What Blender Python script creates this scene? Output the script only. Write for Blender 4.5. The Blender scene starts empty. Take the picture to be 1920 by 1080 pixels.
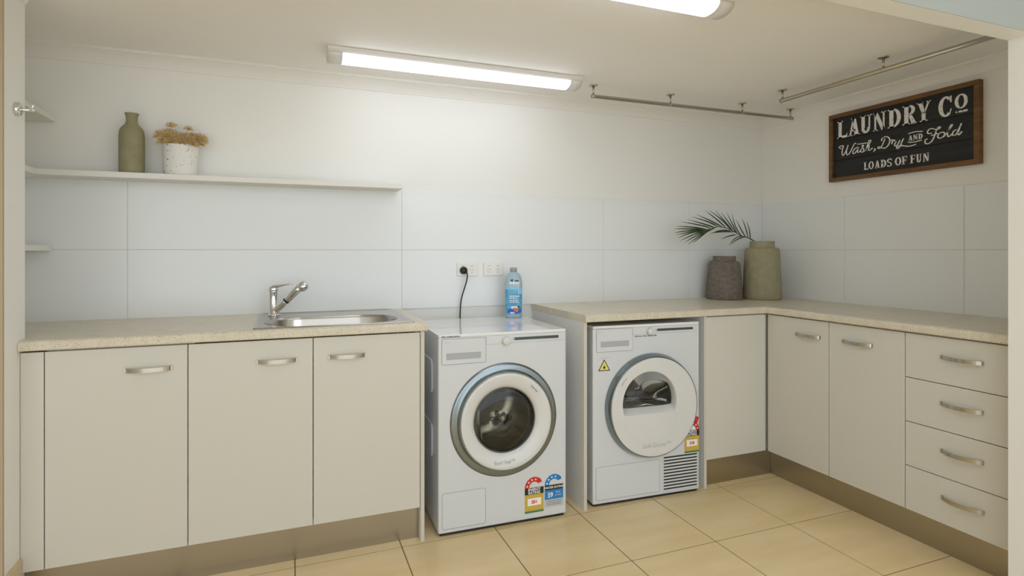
import bpy, bmesh, math, random
from mathutils import Vector, Matrix
random.seed(7)
S = bpy.context.scene
COL = S.collection
PI = math.pi

# ------------------------------------------------------------------ camera
cam_d = bpy.data.cameras.new('camera')
cam = bpy.data.objects.new('camera', cam_d)
COL.objects.link(cam)
cam_d.sensor_width = 36.0
cam_d.lens = 1030.507 / 1920 * 36
cam_d.shift_x = (960 - 922.62) / 1920
cam_d.shift_y = (470.58 - 540) / 1920
cam_d.clip_start = 0.02
cam.location = (1.1792, -2.8196, 1.2036)
cam.rotation_euler = (PI / 2, 0, -0.3552)
S.camera = cam

# ------------------------------------------------------------------ world and exposure
W = bpy.data.worlds.new('world')
S.world = W
W.use_nodes = True
bg = W.node_tree.nodes['Background']
bg.inputs[0].default_value = (0.91, 0.985, 1.045, 1)
bg.inputs[1].default_value = 1.85
S.view_settings.view_transform = 'Standard'
S.view_settings.look = 'None'
S.view_settings.gamma = 1
S.view_settings.use_curve_mapping = False
S.view_settings.exposure = 0.04
S.cycles.diffuse_bounces = 8
LAMP = 5.0          # radiance of the tube light diffusers

# ------------------------------------------------------------------ key dimensions (metres)
XR = 4.1514; XL = 0.35; XA = 0.10
ZT = 0.908; ZB = 0.874; DW = 0.601; DD = 0.5807; ZD = 0.141
ZC = 2.072; ZJ = 1.2091; ZTT = 1.5129
YP = -1.665

# ------------------------------------------------------------------ materials
def mat(name, color, rough=0.5, metal=0.0, spec=0.5, noise=None, bump=None, emis=None, trans=0.0, coat=0.0, aniso=None, ior=1.45):
    m = bpy.data.materials.new(name); m.use_nodes = True
    nt = m.node_tree; b = nt.nodes['Principled BSDF']
    b.inputs['Base Color'].default_value = (*color, 1)
    b.inputs['Roughness'].default_value = rough
    b.inputs['Metallic'].default_value = metal
    b.inputs['Specular IOR Level'].default_value = spec
    b.inputs['IOR'].default_value = ior
    b.inputs['Transmission Weight'].default_value = trans
    b.inputs['Coat Weight'].default_value = coat
    tc = nt.nodes.new('ShaderNodeTexCoord')
    if noise:                       # (scale xyz, color2, low, high)
        sc, c2, lo, hi = noise
        mp = nt.nodes.new('ShaderNodeMapping'); mp.inputs['Scale'].default_value = sc
        nz = nt.nodes.new('ShaderNodeTexNoise'); nz.inputs['Scale'].default_value = 1.0; nz.inputs['Detail'].default_value = 4
        cr = nt.nodes.new('ShaderNodeValToRGB')
        cr.color_ramp.elements[0].position = lo; cr.color_ramp.elements[1].position = hi
        cr.color_ramp.elements[0].color = (*color, 1); cr.color_ramp.elements[1].color = (*c2, 1)
        nt.links.new(tc.outputs['Object'], mp.inputs[0]); nt.links.new(mp.outputs[0], nz.inputs['Vector'])
        nt.links.new(nz.outputs['Fac'], cr.inputs[0]); nt.links.new(cr.outputs[0], b.inputs['Base Color'])
    if bump:                        # (scale xyz, strength, distance)
        sc, st, di = bump
        mp = nt.nodes.new('ShaderNodeMapping'); mp.inputs['Scale'].default_value = sc
        nz = nt.nodes.new('ShaderNodeTexNoise'); nz.inputs['Scale'].default_value = 1.0; nz.inputs['Detail'].default_value = 3
        bp = nt.nodes.new('ShaderNodeBump'); bp.inputs['Strength'].default_value = st; bp.inputs['Distance'].default_value = di
        nt.links.new(tc.outputs['Object'], mp.inputs[0]); nt.links.new(mp.outputs[0], nz.inputs['Vector'])
        nt.links.new(nz.outputs['Fac'], bp.inputs['Height']); nt.links.new(bp.outputs[0], b.inputs['Normal'])
    if emis:
        b.inputs['Emission Color'].default_value = (*emis[0], 1)
        b.inputs['Emission Strength'].default_value = emis[1]
    if aniso is not None:
        b.inputs['Anisotropic'].default_value = aniso
    return m

M = {}
M['wall'] = mat('wall_paint', (0.85, 0.845, 0.815), 0.55, bump=((60, 60, 60), 0.05, 0.001))
M['ceil'] = mat('ceiling_paint', (0.89, 0.88, 0.86), 0.7, bump=((50, 50, 50), 0.05, 0.001))
M['beige'] = mat('warm_light_beige', (0.47, 0.37, 0.25), 0.6, bump=((50, 50, 50), 0.05, 0.001))  # beige holds the warm room light falling on this wall face
M['tile'] = mat('white_glazed_wall_tile', (0.81, 0.83, 0.83), 0.28, bump=((3, 3, 3), 0.03, 0.002))
M['tgrout'] = mat('wall_tile_grout', (0.66, 0.67, 0.67), 0.8)
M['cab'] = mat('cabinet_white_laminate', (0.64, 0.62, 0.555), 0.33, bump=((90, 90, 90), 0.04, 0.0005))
M['cabedge'] = mat('cabinet_edge_strip', (0.62, 0.58, 0.50), 0.45)
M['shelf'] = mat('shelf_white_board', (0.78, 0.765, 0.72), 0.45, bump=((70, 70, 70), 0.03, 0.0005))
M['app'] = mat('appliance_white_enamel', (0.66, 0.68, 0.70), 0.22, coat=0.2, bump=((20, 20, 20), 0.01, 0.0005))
M['appp'] = mat('appliance_white_plastic', (0.66, 0.68, 0.70), 0.35, bump=((60, 60, 60), 0.02, 0.0005))
M['appw'] = mat('door_white_gloss_plastic', (0.69, 0.69, 0.68), 0.15, coat=0.4, bump=((9, 9, 9), 0.01, 0.0005))
M['apptop'] = mat('appliance_top_reflection_white', (0.84, 0.845, 0.86), 0.12, coat=0.5, bump=((20, 20, 20), 0.01, 0.0005))  # whiter than the enamel: the bright wall's reflection is put into the colour
M['seam'] = mat('appliance_seam_grey', (0.30, 0.31, 0.32), 0.6)
M['slot'] = mat('drawer_grip_grey', (0.42, 0.44, 0.45), 0.35)
M['disp'] = mat('display_dark_green_glass', (0.06, 0.075, 0.065), 0.15)
M['ltext'] = mat('pale_grey_print', (0.50, 0.51, 0.51), 0.5)
M['dtext'] = mat('dark_grey_print', (0.12, 0.12, 0.12), 0.5)
M['chrome'] = mat('polished_chrome', (0.78, 0.78, 0.79), 0.07, 1.0, bump=((4, 4, 4), 0.01, 0.0005))
M['nickel'] = mat('brushed_nickel', (0.50, 0.47, 0.41), 0.22, 1.0, bump=((15, 400, 400), 0.05, 0.0003))
M['railm'] = mat('satin_metal_rail', (0.50, 0.47, 0.41), 0.25, 1.0, bump=((400, 10, 400), 0.03, 0.0003))
M['ringm'] = mat('brushed_steel_ring', (0.27, 0.31, 0.33), 0.20, 1.0, bump=((200, 20, 200), 0.03, 0.0003))
M['steel'] = mat('sink_stainless_steel', (0.50, 0.48, 0.45), 0.22, 1.0, bump=((20, 300, 300), 0.06, 0.0003))
M['kick'] = mat('brushed_aluminium_kickboard', (0.43, 0.39, 0.31), 0.30, 1.0, bump=((6, 6, 500), 0.10, 0.0004))
M['drum'] = mat('drum_steel', (0.62, 0.60, 0.54), 0.22, 1.0, bump=((160, 160, 160), 0.2, 0.001))
M['paddle'] = mat('drum_paddle_reflection_pale', (0.70, 0.70, 0.66), 0.25, bump=((30, 30, 30), 0.02, 0.0005))  # pale tone imitates a white reflection in the door glass
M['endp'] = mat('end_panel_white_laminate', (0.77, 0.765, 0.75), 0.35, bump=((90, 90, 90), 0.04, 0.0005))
M['outer'] = mat('outer_room_pale_green_paint', (0.385, 0.41, 0.39), 0.6, bump=((50, 50, 50), 0.05, 0.001))
M['rubber'] = mat('dark_grey_rubber', (0.09, 0.09, 0.085), 0.5, bump=((80, 80, 80), 0.05, 0.0005))
M['black'] = mat('black_plastic', (0.012, 0.012, 0.012), 0.35, bump=((80, 80, 80), 0.03, 0.0005))
M['glass'] = mat('smoked_door_glass', (0.80, 0.79, 0.74), 0.02, trans=1.0, ior=1.35)
M['shadowgap'] = mat('dark_gap_shade', (0.05, 0.045, 0.04), 0.8)
M['plate'] = mat('outlet_white_plastic', (0.83, 0.81, 0.77), 0.3, bump=((80, 80, 80), 0.02, 0.0005))
M['slots'] = mat('outlet_slot_grey', (0.14, 0.12, 0.11), 0.7)
M['sage'] = mat('sage_green_stoneware', (0.30, 0.275, 0.165), 0.75, noise=((30, 30, 30), (0.36, 0.33, 0.21), 0.35, 0.7), bump=((160, 160, 160), 0.15, 0.001))
M['sage2'] = mat('sage_green_bottle_glaze', (0.275, 0.25, 0.145), 0.7, noise=((24, 24, 24), (0.32, 0.295, 0.18), 0.35, 0.7), bump=((160, 160, 160), 0.1, 0.001))
M['taupe'] = mat('taupe_grey_stoneware', (0.135, 0.113, 0.092), 0.8, noise=((40, 40, 60), (0.21, 0.175, 0.145), 0.35, 0.7), bump=((180, 180, 180), 0.2, 0.001))
M['leaf'] = mat('palm_leaf_green', (0.022, 0.045, 0.018), 0.45, noise=((20, 20, 20), (0.09, 0.14, 0.05), 0.45, 0.75))
M['dry'] = mat('dried_flower_tan', (0.56, 0.40, 0.18), 0.85, noise=((90, 90, 90), (0.82, 0.64, 0.36), 0.35, 0.65))
M['drystem'] = mat('dried_stem_straw', (0.50, 0.38, 0.20), 0.85, noise=((60, 60, 60), (0.62, 0.48, 0.28), 0.4, 0.6))
M['blackboard'] = mat('black_painted_planks', (0.014, 0.013, 0.013), 0.6, noise=((8, 4, 60), (0.024, 0.022, 0.021), 0.4, 0.7), bump=((8, 4, 120), 0.15, 0.001))
M['lampbody'] = mat('lamp_housing_white', (0.78, 0.77, 0.76), 0.4, bump=((60, 60, 60), 0.02, 0.0005))
M['lampglow'] = mat('lit_diffuser', (0.9, 0.9, 0.9), 0.4, emis=((0.905, 0.97, 1.09), LAMP))
M['lampglow_added'] = mat('added_lamp_diffuser', (0.9, 0.9, 0.9), 0.4, emis=((0.90, 0.98, 1.10), 34.0))  # strong glow for the added lamp out of view
M['trim'] = mat('cornice_paint', (0.84, 0.825, 0.80), 0.5, bump=((60, 60, 60), 0.03, 0.0005))
M['skirt'] = mat('skirting_tile_beige', (0.62, 0.50, 0.30), 0.3, noise=((5, 5, 5), (0.68, 0.56, 0.36), 0.3, 0.7))
M['lred'] = mat('label_red', (0.62, 0.03, 0.02), 0.5)
M['lblack'] = mat('label_black', (0.015, 0.015, 0.015), 0.5)
M['lgold'] = mat('label_mustard', (0.60, 0.42, 0.07), 0.5)
M['lgreen'] = mat('label_green', (0.07, 0.22, 0.09), 0.5)
M['lblue'] = mat('label_blue', (0.02, 0.22, 0.55), 0.5)
M['lgrey'] = mat('label_light_grey', (0.50, 0.52, 0.54), 0.5)
M['lwhite'] = mat('label_white', (0.88, 0.86, 0.83), 0.5)
M['lyellow'] = mat('label_yellow', (0.80, 0.72, 0.18), 0.5)
M['bottle'] = mat('clear_blue_bottle_plastic', (0.50, 0.66, 0.76), 0.2, spec=0.5, trans=0.35, bump=((40, 40, 40), 0.02, 0.0005))
M['bcap'] = mat('grey_bottle_cap', (0.38, 0.37, 0.36), 0.45)
M['bl1'] = mat('bottle_label_blue', (0.06, 0.28, 0.50), 0.35, noise=((25, 25, 35), (0.16, 0.46, 0.68), 0.35, 0.65))
M['bl2'] = mat('bottle_label_pale_blue', (0.30, 0.58, 0.80), 0.35)
M['bl3'] = mat('bottle_label_deep_blue', (0.02, 0.14, 0.60), 0.35)
M['borange'] = mat('bottle_label_orange', (0.60, 0.22, 0.07), 0.4)

def granite():
    m = mat('beige_speckled_laminate', (0.6, 0.5, 0.35), 0.28); nt = m.node_tree; b = nt.nodes['Principled BSDF']
    tc = nt.nodes.new('ShaderNodeTexCoord')
    n1 = nt.nodes.new('ShaderNodeTexNoise'); n1.inputs['Scale'].default_value = 260; n1.inputs['Detail'].default_value = 3
    r1 = nt.nodes.new('ShaderNodeValToRGB')
    e = r1.color_ramp.elements
    e[0].position = 0.30; e[0].color = (0.42, 0.34, 0.22, 1); e[1].position = 0.42; e[1].color = (0.75, 0.68, 0.54, 1)
    x = e.new(0.6); x.color = (0.80, 0.73, 0.59, 1); x = e.new(0.72); x.color = (0.76, 0.69, 0.55, 1)
    n2 = nt.nodes.new('ShaderNodeTexNoise'); n2.inputs['Scale'].default_value = 18
    mx = nt.nodes.new('ShaderNodeMix'); mx.data_type = 'RGBA'; mx.blend_type = 'MULTIPLY'; mx.inputs[0].default_value = 0.25
    nt.links.new(tc.outputs['Object'], n1.inputs['Vector']); nt.links.new(tc.outputs['Object'], n2.inputs['Vector'])
    nt.links.new(n1.outputs['Fac'], r1.inputs[0]); nt.links.new(r1.outputs[0], mx.inputs[6]); nt.links.new(n2.outputs['Fac'], mx.inputs[7])
    nt.links.new(mx.outputs[2], b.inputs['Base Color'])
    return m
M['granite'] = granite()

def floor_mat():
    m = mat('beige_floor_tile', (0.6, 0.5, 0.3), 0.24); nt = m.node_tree; b = nt.nodes['Principled BSDF']
    tc = nt.nodes.new('ShaderNodeTexCoord')
    mp = nt.nodes.new('ShaderNodeMapping'); mp.inputs['Scale'].default_value = (1.6, 7, 1)
    n1 = nt.nodes.new('ShaderNodeTexNoise'); n1.inputs['Scale'].default_value = 1.4; n1.inputs['Detail'].default_value = 5
    r1 = nt.nodes.new('ShaderNodeValToRGB'); e = r1.color_ramp.elements
    e[0].position = 0.3; e[0].color = (0.74, 0.57, 0.305, 1); e[1].position = 0.7; e[1].color = (0.82, 0.66, 0.395, 1)
    nt.links.new(tc.outputs['Object'], mp.inputs[0]); nt.links.new(mp.outputs[0], n1.inputs['Vector'])
    nt.links.new(n1.outputs['Fac'], r1.inputs[0]); nt.links.new(r1.outputs[0], b.inputs['Base Color'])
    return m
M['floor'] = floor_mat()
M['fgrout'] = mat('floor_grout_brown', (0.23, 0.165, 0.09), 0.9)

def wood():
    m = mat('rustic_brown_wood', (0.2, 0.1, 0.04), 0.55); nt = m.node_tree; b = nt.nodes['Principled BSDF']
    tc = nt.nodes.new('ShaderNodeTexCoord')
    mp = nt.nodes.new('ShaderNodeMapping'); mp.inputs['Scale'].default_value = (6, 3, 22)
    n1 = nt.nodes.new('ShaderNodeTexNoise'); n1.inputs['Scale'].default_value = 1.5; n1.inputs['Detail'].default_value = 6; n1.inputs['Distortion'].default_value = 0.6
    r1 = nt.nodes.new('ShaderNodeValToRGB'); e = r1.color_ramp.elements
    e[0].position = 0.3; e[0].color = (0.10, 0.048, 0.014, 1); e[1].position = 0.7; e[1].color = (0.235, 0.115, 0.036, 1)
    nt.links.new(tc.outputs['Object'], mp.inputs[0]); nt.links.new(mp.outputs[0], n1.inputs['Vector'])
    nt.links.new(n1.outputs['Fac'], r1.inputs[0]); nt.links.new(r1.outputs[0], b.inputs['Base Color'])
    return m
M['wood'] = wood()

def chalk():
    m = mat('worn_white_lettering', (0.55, 0.54, 0.52), 0.7); nt = m.node_tree; b = nt.nodes['Principled BSDF']
    tc = nt.nodes.new('ShaderNodeTexCoord')
    n1 = nt.nodes.new('ShaderNodeTexNoise'); n1.inputs['Scale'].default_value = 110; n1.inputs['Detail'].default_value = 3
    r1 = nt.nodes.new('ShaderNodeValToRGB'); e = r1.color_ramp.elements
    e[0].position = 0.33; e[0].color = (0.03, 0.03, 0.03, 1); e[1].position = 0.38; e[1].color = (0.82, 0.81, 0.79, 1)
    nt.links.new(tc.outputs['Object'], n1.inputs['Vector'])
    nt.links.new(n1.outputs['Fac'], r1.inputs[0]); nt.links.new(r1.outputs[0], b.inputs['Base Color'])
    return m
M['chalk'] = chalk()

def terrazzo():
    m = mat('white_terrazzo', (0.8, 0.8, 0.77), 0.6); nt = m.node_tree; b = nt.nodes['Principled BSDF']
    tc = nt.nodes.new('ShaderNodeTexCoord')
    v1 = nt.nodes.new('ShaderNodeTexVoronoi'); v1.inputs['Scale'].default_value = 75; v1.inputs['Randomness'].default_value = 1
    lt = nt.nodes.new('ShaderNodeMath'); lt.operation = 'LESS_THAN'; lt.inputs[1].default_value = 0.24
    sep = nt.nodes.new('ShaderNodeSeparateColor')
    gt = nt.nodes.new('ShaderNodeMath'); gt.operation = 'GREATER_THAN'; gt.inputs[1].default_value = 0.45
    ml = nt.nodes.new('ShaderNodeMath'); ml.operation = 'MULTIPLY'
    r1 = nt.nodes.new('ShaderNodeValToRGB'); e = r1.color_ramp.elements
    r1.color_ramp.interpolation = 'CONSTANT'
    e[0].position = 0; e[0].color = (0.62, 0.60, 0.54, 1); e[1].position = 0.4; e[1].color = (0.45, 0.36, 0.26, 1)
    x = e.new(0.65); x.color = (0.30, 0.29, 0.26, 1); x = e.new(0.88); x.color = (0.09, 0.085, 0.08, 1)
    mx = nt.nodes.new('ShaderNodeMix'); mx.data_type = 'RGBA'; mx.inputs[6].default_value = (0.80, 0.79, 0.76, 1)
    L = nt.links.new
    L(tc.outputs['Object'], v1.inputs['Vector']); L(v1.outputs['Distance'], lt.inputs[0]); L(v1.outputs['Color'], sep.inputs[0])
    L(sep.outputs[0], gt.inputs[0]); L(lt.outputs[0], ml.inputs[0]); L(gt.outputs[0], ml.inputs[1])
    L(sep.outputs[1], r1.inputs[0]); L(r1.outputs[0], mx.inputs[7]); L(ml.outputs[0], mx.inputs[0]); L(mx.outputs[2], b.inputs['Base Color'])
    return m
M['terrazzo'] = terrazzo()

# ------------------------------------------------------------------ mesh helpers
def rrect(x0, x1, y0, y1, r, n=8):
    """rounded rectangle, 4*(n+1) points, counter clockwise"""
    pts = []
    for cx, cy, a0 in ((x1 - r, y1 - r, 0), (x0 + r, y1 - r, PI / 2), (x0 + r, y0 + r, PI), (x1 - r, y0 + r, 1.5 * PI)):
        for i in range(n + 1):
            a = a0 + PI / 2 * i / n
            pts.append((cx + r * math.cos(a), cy + r * math.sin(a)))
    return pts

class MB:
    def __init__(s):
        s.v = []; s.f = []; s.m = []; s.mats = []; s.cur = 0; s.sm = []; s.smooth = False
    def use(s, m):
        if m not in s.mats: s.mats.append(m)
        s.cur = s.mats.index(m); return s
    def face(s, idx):
        s.f.append(tuple(idx)); s.m.append(s.cur); s.sm.append(s.smooth)
    def add(s, pts):
        k = len(s.v); s.v += [tuple(p) for p in pts]; return k
    def poly(s, pts):
        k = s.add(pts); s.face(range(k, k + len(pts)))
    def box(s, x0, x1, y0, y1, z0, z1):
        k = s.add([(x, y, z) for z in (z0, z1) for y in (y0, y1) for x in (x0, x1)])
        for f in ((0, 2, 3, 1), (4, 5, 7, 6), (0, 1, 5, 4), (1, 3, 7, 5), (3, 2, 6, 7), (2, 0, 4, 6)):
            s.face([k + i for i in f])
        return s
    def loops(s, loops, cap0=False, cap1=False, closed=True, wrap=False):
        n = len(loops[0]); ks = [s.add(l) for l in loops]
        pairs = list(zip(ks, ks[1:])) + ([(ks[-1], ks[0])] if wrap else [])
        for a, b in pairs:
            for i in range(n if closed else n - 1):
                j = (i + 1) % n
                s.face((a + i, a + j, b + j, b + i))
        if cap0: s.face([ks[0] + i for i in reversed(range(n))])
        if cap1: s.face([ks[-1] + i for i in range(n)])
        return s
    def lathe(s, prof, c=(0, 0, 0), n=48, mod=None, cap0=False, cap1=False, axis='z', ang=None):
        L = []
        for r, z in prof:
            l = []
            for i in range(n):
                a = 2 * PI * i / n
                rr = r * (mod(a, z) if mod else 1)
                if axis == 'z': l.append((c[0] + rr * math.cos(a), c[1] + rr * math.sin(a), c[2] + z))
                elif axis == 'y': l.append((c[0] + rr * math.cos(a), c[1] + z, c[2] + rr * math.sin(a)))
                else: l.append((c[0] + z, c[1] + rr * math.cos(a), c[2] + rr * math.sin(a)))
            L.append(l)
        return s.loops(L, cap0, cap1)
    def tube(s, pts, r, n=12, cap=True, radii=None):
        pts = [Vector(p) for p in pts]; L = []
        up = Vector((0, 0, 1)); prev = None
        for i, p in enumerate(pts):
            t = (pts[min(i + 1, len(pts) - 1)] - pts[max(i - 1, 0)]).normalized()
            if prev is None:
                a = t.cross(up if abs(t.z) < 0.9 else Vector((1, 0, 0))).normalized()
            else:
                a = (prev - t * prev.dot(t)).normalized()
            prev = a; b = t.cross(a)
            rr = radii[i] if radii else r
            L.append([p + (a * math.cos(2 * PI * k / n) + b * math.sin(2 * PI * k / n)) * rr for k in range(n)])
        return s.loops(L, cap, cap)
    def build(s, name, parent=None, mtx=None, mat_=None, bevel=None, bseg=2, autosmooth=True):
        me = bpy.data.meshes.new(name); me.from_pydata(s.v, [], s.f)
        for mm in (s.mats or [mat_]): me.materials.append(mm)
        me.polygons.foreach_set('material_index', s.m); me.polygons.foreach_set('use_smooth', s.sm)
        bm = bmesh.new(); bm.from_mesh(me); bmesh.ops.recalc_face_normals(bm, faces=bm.faces); bm.to_mesh(me); bm.free()
        me.update()
        o = bpy.data.objects.new(name, me); COL.objects.link(o)
        if parent: o.parent = parent
        if mtx is not None: o.matrix_local = mtx
        if bevel:
            b = o.modifiers.new('bevel', 'BEVEL'); b.width = bevel; b.segments = bseg; b.limit_method = 'ANGLE'; b.angle_limit = math.radians(40)
        return o

def mb(m, smooth=False):
    b = MB(); b.use(M[m]); b.smooth = smooth; return b
def box(name, m, x0, x1, y0, y1, z0, z1, parent=None, bevel=None):
    return mb(m).box(x0, x1, y0, y1, z0, z1).build(name, parent, bevel=bevel)
def tag(o, label=None, cat=None, group=None, kind=None):
    if label: o['label'] = label
    if cat: o['category'] = cat
    if group: o['group'] = group
    if kind: o['kind'] = kind
    return o
def thing(name, loc, label, cat, group=None, rz=0.0):
    o = bpy.data.objects.new(name, None); COL.objects.link(o); o.empty_display_size = 0.05
    o.location = loc; o.rotation_euler = (0, 0, rz); tag(o, label, cat, group); return o
def part(o, label):
    o['label'] = label; return o

def text_mb(b, s, size, place, align='CENTER', bold=0.0, sx=1.0):
    """lay a flat word into the MB; place(x, y) -> 3D point"""
    cu = bpy.data.curves.new('t', 'FONT'); cu.body = s; cu.size = size; cu.align_x = align; cu.offset = bold; cu.resolution_u = 3
    ob = bpy.data.objects.new('t', cu); COL.objects.link(ob)
    bpy.context.view_layer.update()
    me = bpy.data.meshes.new_from_object(ob.evaluated_get(bpy.context.evaluated_depsgraph_get()))
    k = b.add([place(v.co.x * sx, v.co.y) for v in me.vertices])
    for p in me.polygons: b.face([k + i for i in p.vertices])
    bpy.data.objects.remove(ob); bpy.data.curves.remove(cu); bpy.data.meshes.remove(me)

# ------------------------------------------------------------------ the setting
def tiles(b, mtile, axes, xs, ys, fix, thick, gap, bev=0.0012, flip=1):
    """raised tiles on a plane. axes 'xy' floor, 'xz' back wall, 'yz' right wall"""
    b.use(M[mtile])
    for x0, x1 in zip(xs, xs[1:]):
        for y0, y1 in zip(ys, ys[1:]):
            a0, a1, c0, c1 = x0 + gap / 2, x1 - gap / 2, y0 + gap / 2, y1 - gap / 2
            outer = [(a0, c0), (a1, c0), (a1, c1), (a0, c1)]
            inner = [(a0 + bev, c0 + bev), (a1 - bev, c0 + bev), (a1 - bev, c1 - bev), (a0 + bev, c1 - bev)]
            def P(q, d):
                if axes == 'xy': return (q[0], q[1], fix + d * flip)
                if axes == 'xz': return (q[0], fix + d * flip, q[1])
                return (fix + d * flip, q[0], q[1])
            b.loops([[P(q, 0) for q in outer], [P(q, thick - bev) for q in outer], [P(q, thick) for q in inner]], cap1=True)

TX, TY, TS = 2.0219, -0.5964, 0.4092
b = mb('fgrout'); b.box(-1.6, 4.4, -5.2, 0.1, -0.1, -0.0012)
tiles(b, 'floor', 'xy', [TX + k * TS for k in range(-9, 7)], [TY + k * TS for k in range(-11, 3)], -0.0012, 0.0012, 0.0045, 0.0006)
tag(b.build('floor'), kind='structure')

wb = tag(box('wall_back', 'wall', -1.2, 4.4, 0.0, 0.12, 0, 2.5), kind='structure')
b = mb('tgrout'); b.box(XA, XR, -0.006, 0.0, ZT - 0.002, ZTT - 0.001)
tiles(b, 'tile', 'xz', [XA, 0.5196, 1.7276, 2.9228, 3.543, XR], [ZT - 0.004, ZJ, ZTT], -0.004, 0.0045, 0.0022, 0.0008, flip=-1)
b.build('wall_tiles', wb)
wr = tag(box('wall_right', 'wall', XR, XR + 0.12, -5.2, -0.0005, 0, 2.5), kind='structure')
b = mb('tgrout'); b.box(XR - 0.006, XR, YP, -0.01, ZT - 0.002, ZTT - 0.001)
tiles(b, 'tile', 'yz', [YP, -1.1778, -0.5868, -0.009], [ZT - 0.004, ZJ, ZTT], XR - 0.004, 0.0045, 0.0022, 0.0008, flip=-1)
b.build('wall_tiles', wr)
# left wall of the alcove and the short return wall beside it
b = mb('wall'); b.box(XA - 0.12, XA, -0.543, -0.0005, 0, 2.072)
b.box(XA - 0.12, XL, -0.687, -0.543, 0, 2.072)
b.use(M['beige']); b.box(-1.6, XL, -0.697, -0.687, 0, 2.45); b.use(M['wall']); b.box(-1.7, -1.6, -5.2, -0.687, 0, 2.45)  # last box: unseen outer-room side wall, added to cut the side light
tag(b.build('wall_left'), kind='structure')
# ceilings: low laundry ceiling, higher one before the bulkhead
b = mb('ceil'); b.box(-1.6, 4.4, YP, 0.12, ZC, ZC + 0.1)
b.box(-1.6, 4.4, -5.2, YP - 0.07, 2.45, 2.55)
tag(b.build('ceiling'), kind='structure')
# bulkhead beam and the wall end carrying it on the right
b = mb('wall'); b.box(-1.6, XR, YP - 0.068, YP, 1.927, 2.45)
b.box(3.5, XR, YP - 0.068, YP, 0, 1.927)
b.use(M['outer']); b.box(-1.6, XR, YP - 0.070, YP - 0.068, 1.927, 2.45); b.box(3.5, XR, YP - 0.070, YP - 0.068, 0, 1.927)
tag(b.build('wall_front'), kind='structure')

# cornices (scotia profile)
prof = [(0.0, -0.058), (0.0055, -0.058), (0.0060, -0.052), (0.009, -0.046), (0.016, -0.034), (0.026, -0.023), (0.038, -0.014), (0.047, -0.0095), (0.052, -0.0085), (0.0535, -0.0030), (0.0585, -0.0025), (0.0585, 0.0)]
b = mb('trim'); b.loops([[(XA, -d, ZC + z) for d, z in prof], [(XR, -d, ZC + z) for d, z in prof]], closed=False)
tag(b.build('trim_1'), kind='structure')
b = mb('trim'); b.loops([[(XR - d, -0.0, ZC + z) for d, z in prof], [(XR - d, YP, ZC + z) for d, z in prof]], closed=False)
tag(b.build('trim_2'), kind='structure')
b = mb('trim'); b.loops([[(XL + d * .7, -0.687, ZC + z * .7) for d, z in prof], [(XL + d * .7, -0.543, ZC + z * .7) for d, z in prof]], closed=False, )
tag(b.build('trim_3'), kind='structure')
# tiled skirting around the return wall
b = mb('skirt'); b.box(XL, XL + 0.008, -0.705, -0.585, 0, 0.19); b.box(-1.2, XL, -0.705, -0.697, 0, 0.19)
tag(b.build('baseboard_left', bevel=0.001), kind='structure')

# ------------------------------------------------------------------ worktops
def nose(x0, x1, yf, ax='x', sgn=-1, depth=0.03):
    """rounded front edge strip profile: list of loops"""
    pr = [(depth, ZB), (0.003, ZB), (0.0, ZB + 0.004), (0.0, ZT - 0.012), (0.0012, ZT - 0.007), (0.0045, ZT - 0.0025), (0.010, ZT), (depth, ZT)]
    return pr

def nose_strip(b, a0, a1, front, ax):
    pr = nose(0, 0, 0)
    if ax == 'x':
        L = [[(a, front + d, z) for d, z in pr] for a in (a0, a1)]
    else:
        L = [[(front + d, a, z) for d, z in pr] for a in (a0, a1)]
    b.loops(L, cap0=True, cap1=True)

HX0, HX1, HY0, HY1 = 1.083, 1.636, -0.545, -0.22     # hole for the sink bowl
b = mb('granite')
nose_strip(b, XL + 0.001, 1.7198, -DW, 'x')
b.box(XL + 0.001, HX0, -DW + 0.03, -0.5431 + 0.001, ZB, ZT)
b.box(XA + 0.001, HX0, -0.542, -0.006, ZB, ZT)
b.box(HX0, HX1, -DW + 0.03, HY0, ZB, ZT)
b.box(HX0, HX1, HY1, -0.006, ZB, ZT)
b.box(HX1, 1.7198, -DW + 0.03, -0.006, ZB, ZT)
tag(b.build('worktop'), 'beige speckled worktop holding the steel sink, left of the washing machine', 'worktop')

XF = XR - DW
b = mb('granite')
nose_strip(b, 2.4613, XF + 0.03, -DW, 'x')
nose_strip(b, -DW + 0.0005, YP + 0.001, XF, 'y')
b.box(2.4613, XF + 0.03, -DW + 0.03, -0.006, ZB, ZT)
b.box(XF + 0.03, XR - 0.006, YP + 0.001, -0.006, ZB, ZT)
tag(b.build('worktop'), 'beige speckled corner worktop running over the dryer and along the right wall', 'worktop')

# ------------------------------------------------------------------ handles, doors, cabinets
def handle(parent, w, x, z, yf):
    """bow handle: flat strap curved outwards; local frame x along, -y outwards"""
    b = mb('nickel', True)
    n = 18; Lo = []
    for i in range(n + 1):
        t = i / n; u = (t - 0.5) * 2
        yy = -0.026 * (1 - u * u) ** 0.8 - 0.0025
        xx = x + u * w / 2
        hh = 0.0075
        nx, ny = 0.0, 1.0
        Lo.append([(xx, yf + yy, z - hh), (xx, yf + yy, z + hh), (xx, yf + yy + 0.0035, z + hh), (xx, yf + yy + 0.0035, z - hh)])
    b.smooth = False
    b.loops(Lo, cap0=True, cap1=True)
    b.box(x - w / 2 - 0.0005, x - w / 2 + 0.004, yf - 0.006, yf - 0.0002, z - 0.0075, z + 0.0075)
    b.box(x + w / 2 - 0.004, x + w / 2 + 0.0005, yf - 0.006, yf - 0.0002, z - 0.0075, z + 0.0075)
    return b.build('handle', parent)

def front_panel(parent, name, x0, x1, z0, z1, y, th=0.018):
    return box(name, 'cab', x0, x1, y, y + th, z0, z1, parent, bevel=0.0012)

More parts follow.
